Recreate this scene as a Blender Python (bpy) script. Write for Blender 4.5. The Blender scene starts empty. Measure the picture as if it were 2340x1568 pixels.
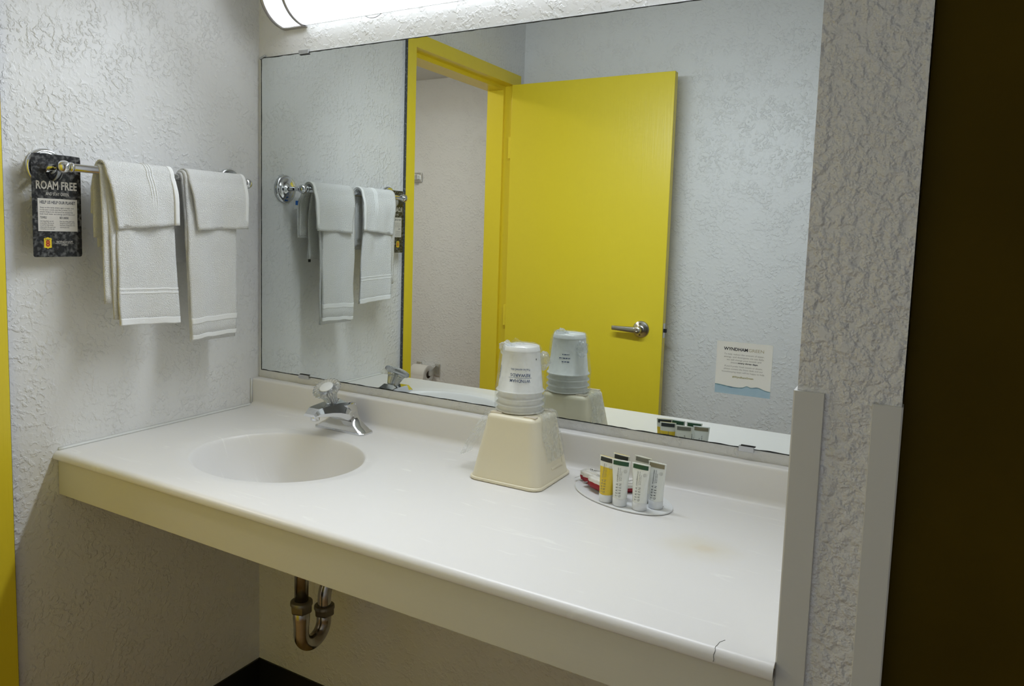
import bpy, bmesh, math, random
from mathutils import Vector, Matrix, noise

PI = math.pi
random.seed(7)
scene = bpy.context.scene
COL = scene.collection

# ------------------------------------------------------------------ camera, world, exposure
# world frame: X along the mirror wall, Y into it (mirror face at Y=0), Z=0 is the counter top
def make_camera():
    ya, pi_, ro = -0.5295, -0.0932, 0.0279
    F = Vector((math.sin(ya) * math.cos(pi_), math.cos(ya) * math.cos(pi_), math.sin(pi_)))
    R0 = Vector((math.cos(ya), -math.sin(ya), 0)); U0 = R0.cross(F)
    R = R0 * math.cos(ro) + U0 * math.sin(ro); U = U0 * math.cos(ro) - R0 * math.sin(ro)
    cd = bpy.data.cameras.new('camera'); co = bpy.data.objects.new('camera', cd); COL.objects.link(co)
    m = Matrix((R, U, -F)).transposed().to_4x4(); m.translation = Vector((1.5421, -1.4184, 0.4796))
    co.matrix_world = m
    cd.sensor_fit = 'HORIZONTAL'; cd.sensor_width = 36.0
    cd.lens = 1695.13 / 2340 * 36
    cd.shift_x = (1170 - 1106.06) / 2340; cd.shift_y = (693.41 - 784) / 2340
    cd.clip_start = 0.01
    scene.camera = co
make_camera()
world = bpy.data.worlds.new('world'); scene.world = world; world.use_nodes = True
world.node_tree.nodes['Background'].inputs[0].default_value = (0.75, 0.72, 0.66, 1)
world.node_tree.nodes['Background'].inputs[1].default_value = 0.0
scene.view_settings.view_transform = 'Standard'; scene.view_settings.look = 'None'
scene.view_settings.exposure = 1.05; scene.view_settings.gamma = 1.0
scene.view_settings.use_curve_mapping = False
scene.cycles.use_adaptive_sampling = True; scene.cycles.adaptive_threshold = 0.15; scene.cycles.adaptive_min_samples = 20
scene.cycles.max_bounces = 6; scene.cycles.glossy_bounces = 3; scene.cycles.transmission_bounces = 6; scene.cycles.transparent_max_bounces = 8
GLOW = 1.55          # radiance of the acrylic diffuser
LAMP = 3.15           # watts of the area light added in front of it, aimed forward and down
FLOOR = -0.84; CEIL = 1.60; WALLY = 0.006

# ------------------------------------------------------------------ materials
MATS = {}
def nodes_of(name):
    m = bpy.data.materials.new(name); m.use_nodes = True
    nt = m.node_tree; b = nt.nodes['Principled BSDF']; MATS[name] = m
    return m, nt, b
def mat(name, col, rough=0.5, metal=0.0, **kw):
    m, nt, b = nodes_of(name)
    b.inputs['Base Color'].default_value = (*col, 1); b.inputs['Roughness'].default_value = rough
    b.inputs['Metallic'].default_value = metal
    for k, v in kw.items(): b.inputs[k.replace('_', ' ')].default_value = v
    return m
def N(nt, t, **kw):
    n = nt.nodes.new(t)
    for k, v in kw.items():
        if k in n.inputs.keys(): n.inputs[k].default_value = v
        else: setattr(n, k, v)
    return n
def bump_noise(m, scale, dist, strength=1.0, detail=2.0, lo=None, hi=None, stretch=None, distortion=0.0, patch=None):
    nt = m.node_tree; b = nt.nodes['Principled BSDF']
    g = N(nt, 'ShaderNodeTexCoord'); vec = g.outputs['Object']
    if stretch:
        mp = N(nt, 'ShaderNodeMapping'); mp.inputs['Scale'].default_value = stretch
        nt.links.new(vec, mp.inputs[0]); vec = mp.outputs[0]
    n = N(nt, 'ShaderNodeTexNoise', Scale=scale, Detail=detail, Distortion=distortion); nt.links.new(vec, n.inputs['Vector'])
    out = n.outputs['Fac']
    if lo is not None:
        r = N(nt, 'ShaderNodeMapRange'); r.interpolation_type = 'SMOOTHSTEP'
        r.inputs['From Min'].default_value = lo; r.inputs['From Max'].default_value = hi
        nt.links.new(out, r.inputs[0]); out = r.outputs[0]
    if patch:
        n2 = N(nt, 'ShaderNodeTexNoise', Scale=patch, Detail=2.0); nt.links.new(vec, n2.inputs['Vector'])
        r2 = N(nt, 'ShaderNodeMapRange'); r2.inputs['From Min'].default_value = 0.38; r2.inputs['From Max'].default_value = 0.60; r2.inputs['To Min'].default_value = 0.15
        nt.links.new(n2.outputs['Fac'], r2.inputs[0])
        mu = N(nt, 'ShaderNodeMath', operation='MULTIPLY'); nt.links.new(out, mu.inputs[0]); nt.links.new(r2.outputs[0], mu.inputs[1]); out = mu.outputs[0]
    bp = N(nt, 'ShaderNodeBump', Strength=strength, Distance=dist); nt.links.new(out, bp.inputs['Height'])
    old = b.inputs['Normal'].links
    if old: nt.links.new(old[0].from_socket, bp.inputs['Normal'])
    nt.links.new(bp.outputs[0], b.inputs['Normal'])
    return m
def tint_noise(m, col2, scale, lo=0.4, hi=0.65, stretch=None, detail=3):
    nt = m.node_tree; b = nt.nodes['Principled BSDF']; c1 = tuple(b.inputs['Base Color'].default_value)
    g = N(nt, 'ShaderNodeTexCoord'); vec = g.outputs['Object']
    if stretch:
        mp = N(nt, 'ShaderNodeMapping'); mp.inputs['Scale'].default_value = stretch
        nt.links.new(vec, mp.inputs[0]); vec = mp.outputs[0]
    n = N(nt, 'ShaderNodeTexNoise', Scale=scale, Detail=detail); nt.links.new(vec, n.inputs['Vector'])
    r = N(nt, 'ShaderNodeValToRGB'); r.color_ramp.elements[0].position = lo; r.color_ramp.elements[1].position = hi
    r.color_ramp.elements[0].color = c1; r.color_ramp.elements[1].color = (*col2, 1)
    nt.links.new(n.outputs['Fac'], r.inputs[0]); nt.links.new(r.outputs[0], b.inputs['Base Color'])
    return m

wall_m = bump_noise(mat('wall_paint', (0.84, 0.84, 0.84), 0.42), 85, 0.0026, 0.6, 4, 0.46, 0.64, distortion=0.25, patch=16)
post_m = bump_noise(mat('wall_paint_coarse', (0.84, 0.84, 0.84), 0.45), 95, 0.0045, 0.72, 3, 0.30, 0.72)
smooth_wall_m = bump_noise(mat('wall_paint_smooth', (0.74, 0.72, 0.64), 0.55), 160, 0.001, 0.35, 3)
ceil_m = bump_noise(mat('ceiling_paint', (0.80, 0.80, 0.78), 0.8), 120, 0.002, 0.4)
floor_m = tint_noise(mat('brown_floor', (0.46, 0.28, 0.10), 0.5), (0.34, 0.20, 0.07), 14, stretch=(1, 8, 1))
base_m = bump_noise(mat('black_vinyl', (0.012, 0.012, 0.012), 0.4), 60, 0.0005, 0.2)
yellow_m = bump_noise(mat('yellow_paint', (0.86, 0.69, 0.035), 0.32), 60, 0.0009, 0.35, 3, stretch=(3, 3, 0.15))
brown_m = tint_noise(mat('dark_brown_door', (0.075, 0.048, 0.001), 0.6), (0.062, 0.040, 0.001), 5)
brown_m.node_tree.nodes['Principled BSDF'].inputs['Specular IOR Level'].default_value = 0.08
guard_m = bump_noise(mat('guard_paint', (0.70, 0.70, 0.67), 0.4), 30, 0.0006, 0.3, stretch=(4, 4, 0.3))
apron_m = bump_noise(mat('apron_paint', (0.74, 0.72, 0.62), 0.4), 60, 0.0005, 0.4, 3, stretch=(0.15, 1, 2))
chrome_m = mat('chrome', (0.72, 0.73, 0.75), 0.06, 1.0)
satin_m = mat('satin_nickel', (0.66, 0.65, 0.62), 0.28, 1.0)
nickel_band_m = mat('nickel_band', (0.45, 0.43, 0.42), 0.35, 0.9)
pipe_m = tint_noise(mat('tarnished_chrome', (0.52, 0.51, 0.49), 0.2, 1.0), (0.27, 0.23, 0.19), 22, 0.45, 0.7)
nut_m = mat('tarnished_brass', (0.20, 0.18, 0.14), 0.42, 0.9)
black_m = mat('black_hole', (0.008, 0.008, 0.008), 0.6)
caulk_m = mat('white_caulk', (0.82, 0.83, 0.81), 0.4)
grey_gap_m = tint_noise(mat('grey_gap', (0.05, 0.055, 0.06), 0.7), (0.30, 0.30, 0.30), 160, 0.55, 0.72)
mirror_m = mat('mirror_glass', (0.80, 0.84, 0.825), 0.0, 1.0)
edge_m = tint_noise(mat('mirror_edge', (0.02, 0.022, 0.02), 0.5), (0.25, 0.25, 0.22), 120, 0.62, 0.75)
clip_m = mat('clip_plastic', (0.55, 0.56, 0.58), 0.15, 0.5)
lamp_m, lnt, lb = nodes_of('lamp_diffuser')
lb.inputs['Base Color'].default_value = (0.9, 0.9, 0.9, 1)
lb.inputs['Emission Color'].default_value = (0.86, 0.925, 1.0, 1); lb.inputs['Emission Strength'].default_value = GLOW
towel_m = bump_noise(mat('terry_white', (0.92, 0.92, 0.905), 0.95), 520, 0.0019, 0.8, 3, 0.3, 0.75)
towel_m.node_tree.nodes['Principled BSDF'].inputs['Sheen Weight'].default_value = 0.3
flat_m = bump_noise(mat('cotton_weave', (0.91, 0.91, 0.895), 0.9), 330, 0.0008, 0.6, 2, stretch=(1, 1, 2.5))
ivory_m = bump_noise(mat('ivory_plastic', (0.88, 0.81, 0.62), 0.32), 500, 0.0001, 0.3)
pad_m = mat('ivory_pad', (0.74, 0.66, 0.53), 0.4)
cup_m = mat('cup_paper', (0.90, 0.89, 0.85), 0.45)
white_m = mat('white_card', (0.82, 0.83, 0.83), 0.35)
sticker_m = mat('sticker_card', (0.92, 0.93, 0.92), 0.35)
tissue_m = bump_noise(mat('tissue_paper', (0.85, 0.83, 0.80), 0.95), 300, 0.0006, 0.4)
card_m = tint_noise(mat('card_print', (0.010, 0.010, 0.012), 0.22), (0.16, 0.16, 0.16), 120, 0.47, 0.72, detail=8)
capw_m = mat('cap_white', (0.80, 0.82, 0.84), 0.3)
tube_m = mat('tube_frosted', (0.84, 0.86, 0.82), 0.25)
tubeclear_m = mat('tube_clear', (0.82, 0.82, 0.74), 0.25)
tubeyel_m = mat('tube_yellow', (0.80, 0.58, 0.04), 0.25)
kblack_m = mat('band_black', (0.025, 0.03, 0.028), 0.4)
kgreen_m = mat('band_green', (0.015, 0.075, 0.035), 0.4)
kolive_m = mat('band_olive', (0.25, 0.22, 0.14), 0.4)
kgrey_m = mat('band_grey', (0.20, 0.20, 0.16), 0.4)
red_m = mat('red_print', (0.33, 0.008, 0.02), 0.3)
soapw_m = mat('soap_wrapper', (0.85, 0.83, 0.78), 0.25)
ink_m = mat('ink_dark', (0.03, 0.035, 0.05), 0.5)
inkblue_m = mat('ink_blue', (0.045, 0.085, 0.22), 0.5)
inkgrey_m = mat('ink_grey', (0.22, 0.22, 0.20), 0.5)
inksoft_m = mat('ink_soft', (0.36, 0.36, 0.35), 0.5)
inkolive_m = mat('ink_olive', (0.33, 0.31, 0.10), 0.5)
inktan_m = mat('ink_tan', (0.48, 0.44, 0.30), 0.5)
cream_m = mat('print_cream', (0.66, 0.63, 0.58), 0.4)
logoy_m = mat('print_yellow', (0.80, 0.60, 0.02), 0.4)
logor_m = mat('print_red', (0.45, 0.02, 0.02), 0.4)
water_m = tint_noise(mat('print_water', (0.36, 0.55, 0.72), 0.4), (0.50, 0.66, 0.78), 14, 0.35, 0.7)
wave_m = tint_noise(mat('print_wave', (0.07, 0.17, 0.27), 0.4), (0.25, 0.42, 0.48), 60)
tagblue_m = mat('tag_blue', (0.03, 0.17, 0.60), 0.6)
acr_m = mat('clear_acrylic', (0.95, 0.96, 0.95), 0.08, 0.0, IOR=1.42, Transmission_Weight=0.88)
bump_noise(acr_m, 90, 0.0004, 0.4)
acrcap_m = mat('knob_cap', (0.75, 0.75, 0.73), 0.3)

def film_material(name, lo, hi):
    m = bpy.data.materials.new(name); m.use_nodes = True; nt = m.node_tree; nt.nodes.clear()
    o = N(nt, 'ShaderNodeOutputMaterial'); t = N(nt, 'ShaderNodeBsdfTransparent'); t.inputs[0].default_value = (0.96, 0.97, 0.97, 1)
    g = N(nt, 'ShaderNodeTexCoord'); n = N(nt, 'ShaderNodeTexNoise', Scale=45.0, Detail=2.0, Distortion=0.8)
    nt.links.new(g.outputs['Object'], n.inputs['Vector'])
    b = N(nt, 'ShaderNodeBump', Strength=0.25, Distance=0.002); nt.links.new(n.outputs['Fac'], b.inputs['Height'])
    df = N(nt, 'ShaderNodeBsdfDiffuse'); df.inputs[0].default_value = (0.88, 0.90, 0.90, 1)
    tl = N(nt, 'ShaderNodeBsdfTranslucent'); tl.inputs[0].default_value = (0.88, 0.90, 0.90, 1)
    gl = N(nt, 'ShaderNodeBsdfGlossy'); gl.inputs['Roughness'].default_value = 0.12; gl.inputs[0].default_value = (0.9, 0.9, 0.9, 1); nt.links.new(b.outputs[0], gl.inputs['Normal'])
    m1 = N(nt, 'ShaderNodeMixShader'); m1.inputs[0].default_value = 0.5; nt.links.new(df.outputs[0], m1.inputs[1]); nt.links.new(tl.outputs[0], m1.inputs[2])
    p = N(nt, 'ShaderNodeMixShader'); p.inputs[0].default_value = 0.22; nt.links.new(m1.outputs[0], p.inputs[1]); nt.links.new(gl.outputs[0], p.inputs[2])
    n2 = N(nt, 'ShaderNodeTexNoise', Scale=40.0, Detail=2.0, Distortion=0.5); nt.links.new(g.outputs['Object'], n2.inputs['Vector'])
    r = N(nt, 'ShaderNodeMapRange'); r.inputs['From Min'].default_value = 0.42; r.inputs['From Max'].default_value = 0.75
    r.inputs['To Min'].default_value = lo; r.inputs['To Max'].default_value = hi; nt.links.new(n2.outputs['Fac'], r.inputs[0])
    mx = N(nt, 'ShaderNodeMixShader'); nt.links.new(r.outputs[0], mx.inputs[0]); nt.links.new(t.outputs[0], mx.inputs[1]); nt.links.new(p.outputs[0], mx.inputs[2])
    nt.links.new(mx.outputs[0], o.inputs[0]); return m
film_m = film_material('clear_film', 0.04, 0.24); film2_m = film_material('clear_film_folded', 0.20, 0.62); film3_m = film_material('clear_film_gathered', 0.30, 0.70)

def marble_material():
    """white cultured marble with a yellowed spot, faint scuffs and one hairline crack at the nose"""
    m, nt, b = nodes_of('cultured_marble')
    b.inputs['Roughness'].default_value = 0.38; b.inputs['Coat Weight'].default_value = 0.12; b.inputs['Coat Roughness'].default_value = 0.25
    g = N(nt, 'ShaderNodeTexCoord')
    def spot(x, y, rx, ry, soft):
        mp = N(nt, 'ShaderNodeMapping'); mp.vector_type = 'TEXTURE'
        mp.inputs['Location'].default_value = (x, y, 0); mp.inputs['Scale'].default_value = (rx, ry, 10)
        nt.links.new(g.outputs['Object'], mp.inputs[0])
        ns = N(nt, 'ShaderNodeTexNoise', Scale=1.3, Detail=3.0); nt.links.new(mp.outputs[0], ns.inputs['Vector'])
        ln = N(nt, 'ShaderNodeVectorMath', operation='LENGTH'); nt.links.new(mp.outputs[0], ln.inputs[0])
        ad = N(nt, 'ShaderNodeMath', operation='MULTIPLY_ADD'); nt.links.new(ns.outputs['Fac'], ad.inputs[0]); ad.inputs[1].default_value = 0.7
        nt.links.new(ln.outputs['Value'], ad.inputs[2])
        r = N(nt, 'ShaderNodeMapRange'); r.interpolation_type = 'SMOOTHSTEP'
        r.inputs['From Min'].default_value = 1.5; r.inputs['From Max'].default_value = 1.5 - soft
        nt.links.new(ad.outputs[0], r.inputs[0]); return r.outputs[0]
    base = (0.85, 0.83, 0.805, 1)
    def mixc(prev, fac, col, k):
        f = N(nt, 'ShaderNodeMath', operation='MULTIPLY'); nt.links.new(fac, f.inputs[0]); f.inputs[1].default_value = k
        mx = N(nt, 'ShaderNodeMix', data_type='RGBA'); nt.links.new(f.outputs[0], mx.inputs[0])
        if isinstance(prev, tuple): mx.inputs[6].default_value = prev
        else: nt.links.new(prev, mx.inputs[6])
        mx.inputs[7].default_value = col; return mx.outputs[2]
    c = mixc(base, spot(1.275 - .72, -0.273 + .28, 0.075, 0.06, 1.1), (0.76, 0.69, 0.50, 1), 0.45)
    c = mixc(c, spot(1.283 - .72, -0.274 + .28, 0.022, 0.018, 0.9), (0.74, 0.60, 0.40, 1), 0.28)
    # pale scuffs, streaked along X
    mp = N(nt, 'ShaderNodeMapping'); mp.inputs['Scale'].default_value = (5, 38, 1); mp.inputs['Rotation'].default_value = (0, 0, 0.12)
    nt.links.new(g.outputs['Object'], mp.inputs[0])
    ns = N(nt, 'ShaderNodeTexNoise', Scale=1.6, Detail=6.0, Distortion=1.0); nt.links.new(mp.outputs[0], ns.inputs['Vector'])
    r = N(nt, 'ShaderNodeMapRange'); r.inputs['From Min'].default_value = 0.635; r.inputs['From Max'].default_value = 0.70
    nt.links.new(ns.outputs['Fac'], r.inputs[0])
    c = mixc(c, r.outputs[0], (0.95, 0.94, 0.90, 1), 0.6)
    nt.links.new(c, b.inputs['Base Color'])
    return m
marble_m = marble_material()

# ------------------------------------------------------------------ mesh helpers
def add_box(bm, x0, x1, y0, y1, z0, z1, mi=0):
    vs = [bm.verts.new(p) for p in ((x0, y0, z0), (x1, y0, z0), (x1, y1, z0), (x0, y1, z0), (x0, y0, z1), (x1, y0, z1), (x1, y1, z1), (x0, y1, z1))]
    for f in ((0, 3, 2, 1), (4, 5, 6, 7), (0, 1, 5, 4), (1, 2, 6, 5), (2, 3, 7, 6), (3, 0, 4, 7)):
        bm.faces.new([vs[i] for i in f]).material_index = mi
    return vs
def boxes(*bs):
    bm = bmesh.new()
    for b in bs: add_box(bm, *b)
    return bm
def bevelled(x0, x1, y0, y1, z0, z1, r=0.002, seg=2):
    bm = boxes((x0, x1, y0, y1, z0, z1))
    bmesh.ops.bevel(bm, geom=bm.edges[:], offset=r, segments=seg, affect='EDGES', profile=0.5)
    return bm
def loft(rings, cap=True, closed=True, bm=None, smooth=True):
    bm = bm or bmesh.new(); prev = None; first = None
    for ring in rings:
        cur = [bm.verts.new(p) for p in ring]
        if prev:
            n = len(cur)
            for i in range(n if closed else n - 1):
                f = bm.faces.new((prev[i], prev[(i + 1) % n], cur[(i + 1) % n], cur[i])); f.smooth = smooth
        else: first = cur
        prev = cur
    if cap and closed:
        bm.faces.new(list(reversed(first))); bm.faces.new(prev)
    return bm
def lathe(profile, n=32, M=None, bm=None, cap=False, flute=0, amp=0.0):
    M = M or Matrix()
    rings = []
    for r, z in profile:
        rings.append([M @ Vector(((r * (1 + (amp * math.cos(flute * 2 * PI * i / n) if flute else 0))) * math.cos(2 * PI * i / n),
                                  (r * (1 + (amp * math.cos(flute * 2 * PI * i / n) if flute else 0))) * math.sin(2 * PI * i / n), z)) for i in range(n)])
    return loft(rings, cap, True, bm)
def axis_m(p, d):
    d = Vector(d).normalized(); q = Vector((0, 0, 1)).rotation_difference(d)
    return Matrix.Translation(Vector(p)) @ q.to_matrix().to_4x4()
def tube(points, r, n=16, bm=None, cap=True):
    pts = [Vector(p) for p in points]; rings = []
    up = Vector((1, 0, 0)); t0 = (pts[1] - pts[0]).normalized()
    if abs(t0.dot(up)) > 0.9: up = Vector((0, 1, 0))
    for i, p in enumerate(pts):
        t = (pts[min(i + 1, len(pts) - 1)] - pts[max(i - 1, 0)]).normalized()
        a = t.cross(up).normalized(); b = a.cross(t).normalized(); up = b
        rr = r[i] if isinstance(r, (list, tuple)) else r
        rings.append([p + a * rr * math.cos(2 * PI * k / n) + b * rr * math.sin(2 * PI * k / n) for k in range(n)])
        up = b
    return loft(rings, cap, True, bm)
def grid(nu, nv, fn, bm=None, smooth=True, mi=0):
    bm = bm or bmesh.new()
    vs = [[bm.verts.new(fn(i / nu, j / nv)) for j in range(nv + 1)] for i in range(nu + 1)]
    for i in range(nu):
        for j in range(nv):
            f = bm.faces.new((vs[i][j], vs[i + 1][j], vs[i + 1][j + 1], vs[i][j + 1])); f.smooth = smooth; f.material_index = mi
    return bm
def rrect(cx, cy, hx, hy, r, z, n=6):
    out = []
    for sx, sy, a0 in ((1, 1, 0), (-1, 1, PI / 2), (-1, -1, PI), (1, -1, 3 * PI / 2)):
        for k in range(n + 1):
            a = a0 + PI / 2 * k / n
            out.append(Vector((cx + sx * (hx - r) + r * math.cos(a), cy + sy * (hy - r) + r * math.sin(a), z)))
    return out

def autosharp(bm, deg=24):
    for f in bm.faces: f.smooth = True
    bm.normal_update()
    for e in bm.edges:
        if len(e.link_faces) == 2 and e.calc_face_angle(0) > math.radians(deg): e.smooth = False
    return bm
def obj(name, bm, m, parent=None, loc=None, fix=True):
    """links bm as ONE mesh object; vertices are given in world space and rebased to the parent / loc"""
    if fix: bmesh.ops.recalc_face_normals(bm, faces=bm.faces[:])
    off = parent_world(parent) if parent else (Vector(loc) if loc else Vector())
    if off.length > 0: bmesh.ops.translate(bm, verts=bm.verts[:], vec=-off)
    me = bpy.data.meshes.new(name); bm.to_mesh(me); bm.free()
    for mm in (m if isinstance(m, (list, tuple)) else [m]): me.materials.append(mm)
    o = bpy.data.objects.new(name, me); COL.objects.link(o)
    if parent: o.parent = parent
    elif loc: o.location = loc
    return o
def parent_world(o):
    v = Vector()
    while o: v = v + Vector(o.location); o = o.parent
    return v
def tag(o, label, cat, group=None, kind=None):
    o['label'] = label; o['category'] = cat
    if group: o['group'] = group
    if kind: o['kind'] = kind
    return o
def thing(name, label, cat, loc, group=None):
    o = bpy.data.objects.new(name, None); COL.objects.link(o); o.location = loc; o.empty_display_size = 0.03
    return tag(o, label, cat, group)
def struct(name, bm, m, label, cat, parent=None):
    o = obj(name, bm, m, parent)
    return tag(o, label, cat, None, 'structure')

def text_geo(s, size, width=None, bold=0.0, align='CENTER', space=1.0, line=1.0):
    """(verts2d, faces) of flat lettering; width squeezes the block to that many metres"""
    cu = bpy.data.curves.new('t', 'FONT'); cu.body = s; cu.size = size; cu.align_x = align; cu.align_y = 'CENTER'
    cu.offset = bold; cu.space_character = space; cu.space_line = line; cu.resolution_u = 2
    o = bpy.data.objects.new('t', cu); COL.objects.link(o)
    dg = bpy.context.evaluated_depsgraph_get(); me = o.evaluated_get(dg).to_mesh()
    vs = [Vector((v.co.x, v.co.y)) for v in me.vertices]; fs = [tuple(p.vertices) for p in me.polygons]
    o.evaluated_get(dg).to_mesh_clear(); bpy.data.objects.remove(o); bpy.data.curves.remove(cu)
    if width and vs:
        x0, x1 = min(v.x for v in vs), max(v.x for v in vs); k = width / max(x1 - x0, 1e-6)
        c = (x0 + x1) / 2 if align == 'CENTER' else x0
        for v in vs: v.x = (v.x - c) * k
    return vs, fs
def lettering(lines, mapf, bm=None):
    """lines: list of dict(text,size,u,v,...) laid out on a plane (u right, v up), mapped to space by mapf"""
    bm = bm or bmesh.new()
    for L in lines:
        L = dict(L); u, v, rot = L.pop('u'), L.pop('v'), L.pop('rot', 0)
        vs, fs = text_geo(L.pop('text'), L.pop('size'), **L)
        c, s = math.cos(rot), math.sin(rot)
        bv = [bm.verts.new(mapf(u + p.x * c - p.y * s, v + p.x * s + p.y * c)) for p in vs]
        for f in fs:
            try: bm.faces.new([bv[i] for i in f])
            except ValueError: pass
    return bm
def poly(pts, mapf, bm=None):
    bm = bm or bmesh.new(); bm.faces.new([bm.verts.new(mapf(*p)) for p in pts]); return bm

def small_print(rows, mapf, bm=None, seed=1):
    """print too small to read: rows of word-length marks (u, v, length, height, rot)"""
    bm = bm or bmesh.new(); rnd = random.Random(seed)
    for u, v, L, h, rot in rows:
        c, s_ = math.cos(rot), math.sin(rot); x = -L / 2
        while x < L / 2:
            w_ = min(rnd.uniform(.8, 2.6) * h, L / 2 - x)
            bm.faces.new([bm.verts.new(mapf(u + a * c - b * s_, v + a * s_ + b * c)) for a, b in ((x, -h / 2), (x + w_, -h / 2 * rnd.uniform(.7, 1.2)), (x + w_, h / 2 * rnd.uniform(.6, 1.1)), (x, h / 2))])
            x += w_ + h * rnd.uniform(.35, .7)
    return bm

# ------------------------------------------------------------------ the room
OPP = -1.509                    # wall opposite the mirror
JY0, JY1, JTOP = -0.695, -1.410, 1.108    # clear door opening
XP0, XP1, YP = 1.4347, 1.5362, -0.5415    # partition at the counter's right end
BATHY, BATHX, BATHC = -2.0, -1.75, 1.313
struct('floor', boxes((BATHX - .1, 2.6, BATHY - .1, 0.75, FLOOR - .05, FLOOR)), floor_m, 'brown floor under the counter', 'floor')
struct('ceiling', boxes((-.115, 2.6, OPP - .1, 0.75, CEIL, CEIL + .05)), ceil_m, 'white ceiling above the vanity', 'ceiling')
struct('ceiling_bathroom', boxes((BATHX - .1, -.115, BATHY - .1, 0.1, BATHC, BATHC + .05)), ceil_m, 'white ceiling of the bathroom seen through the yellow doorway', 'ceiling')
struct('wall_back', boxes((-.115, XP1, WALLY, WALLY + .12, FLOOR, CEIL)), wall_m, 'white textured wall behind the mirror and light', 'wall')
struct('wall_left', boxes((-.115, 0, JY0 + .046, WALLY, FLOOR, CEIL), (-.115, 0, JY1 - .048, JY0 + .046, JTOP + .044, CEIL), (-.115, 0, OPP, JY1 - .048, FLOOR, CEIL)),
       wall_m, 'white textured side wall with the towel bar', 'wall')
struct('wall_opposite', boxes((-.115, 2.6, OPP - .1, OPP, FLOOR, CEIL)), wall_m, 'white textured wall seen in the mirror behind the open yellow door', 'wall')
struct('wall_bathroom', boxes((BATHX, -.115, BATHY - .1, BATHY, FLOOR, BATHC), (BATHX - .1, BATHX, BATHY - .1, .1, FLOOR, BATHC), (BATHX, -.115, 0, .1, FLOOR, BATHC)),
       wall_m, 'beige-lit bathroom wall seen through the doorway in the mirror', 'wall')
part = struct('wall_partition', boxes((XP0, XP1, YP, WALLY + .12, FLOOR, CEIL)), post_m, 'narrow textured end of the partition wall right of the counter', 'wall')
struct('wall_right', boxes((2.5, 2.6, OPP, WALLY + .12, FLOOR, CEIL)), wall_m, 'white textured wall far right of the partition', 'wall')
d2 = struct('door_2', bevelled(XP1 + .0006, 2.495, -.525, -.49, FLOOR + .005, CEIL - .002, .002), brown_m, 'dark brown door in the shadow right of the partition', 'door')
def kick(name, y0, y1, label, x0=None, x1=None, side=False):
    bm = bmesh.new(); prof = [(0, -.102), (.0, 0), (.002, 0), (.0032, -.002), (.0032, -.085), (.008, -.097), (.016, -.102)]
    if side: rings = [[Vector((d, y, FLOOR + .102 + z)) for d, z in prof] for y in (y0, y1)]
    else: rings = [[Vector((x, WALLY - d, FLOOR + .102 + z)) for d, z in prof] for x in (x0, x1)]
    loft(rings, True, True, bm, smooth=False)
    return struct(name, bm, base_m, label, 'baseboard')
kick('baseboard_left', -.640, WALLY, 'black vinyl base along the side wall under the counter', side=True)
kick('baseboard_back', 0, 0, 'black vinyl base along the back wall under the counter', 0.0, XP0)
# smooth painted patch of wall under the counter
for nm, x0, x1, lab in (('trim_2', XP0 - .0035, XP0 + .028, 'white corner guard on the left edge of the partition'), ('trim_3', XP1 - .027, XP1 + .0015, 'white corner guard on the right edge of the partition')):
    left = nm == 'trim_2'
    bm = bmesh.new(); ztop = .317 if left else .3125
    t = .003
    if left: prof = [(x0, YP + .03), (x0, YP - t), (x0 + .0015, YP - t - .001), (x1 - .0005, YP - t - .001), (x1, YP - t), (x1, YP), (XP0, YP), (XP0, YP + .03)]
    else: prof = [(x0, YP), (x0, YP - t), (x0 + .0005, YP - t - .001), (x1 - .0015, YP - t - .001), (x1, YP - t), (x1, YP + .03), (XP1, YP + .03), (XP1, YP)]
    loft([[Vector((x, y, z)) for x, y in prof] for z in (FLOOR + .002, ztop)], True, True, bm, smooth=False)
    struct(nm, bm, guard_m, lab, 'corner guard')

obj('old_fixture_outline', tube([(.382 + .0425 * math.cos(a), WALLY - .0003, 1.0255 + .0425 * math.sin(a)) for a in [math.radians(180 + 6 + k * 12) for k in range(15)]], .0005, 6), grey_gap_m, bpy.data.objects['wall_back'])
# door frame -----------------------------------------------------------------
fw, pj = 0.048, 0.012
fr = tag(bpy.data.objects.new('trim_1', None), 'yellow painted metal frame of the bathroom doorway', 'door frame', None, 'structure'); COL.objects.link(fr); fr.location = (0, (JY0 + JY1) / 2, FLOOR)
def frame_member(name, kind):
    bm = bmesh.new()
    # profile in (depth x, offset o) o = distance outward from the clear opening
    prof = [(pj, 0.0), (pj, fw), (0.0, fw), (0.0, .012), (-.115, .012), (-.115, -.016), (-.036, -.016), (-.036, 0.0)]
    def ring(o_map): return [Vector(o_map(d, o)) for d, o in prof]
    if kind == 'lock': rings = [ring(lambda d, o: (d, JY0 + o, FLOOR)), ring(lambda d, o: (d, JY0 + o, JTOP + o))]
    elif kind == 'hinge': rings = [ring(lambda d, o: (d, JY1 - o, FLOOR)), ring(lambda d, o: (d, JY1 - o, JTOP + o))]
    else: rings = [ring(lambda d, o: (d, JY0 + o, JTOP + o)), ring(lambda d, o: (d, JY1 - o, JTOP + o))]
    loft(rings, True, True, bm, smooth=False)
    return obj(name, bm, yellow_m, fr)
frame_member('jamb', 'lock'); frame_member('jamb', 'hinge'); frame_member('head', 'head')
gap = bmesh.new()
add_box(gap, 0.0002, .0112, JY0 + fw + .0001, JY0 + fw + .0010, FLOOR, JTOP + fw)
obj('sealant_gap', gap, grey_gap_m, fr)
sp = bevelled(-.03, .004, JY0 - .0012, JY0 + .0005, .085, .16, .0005); obj('strike_plate', sp, satin_m, fr)

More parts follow.
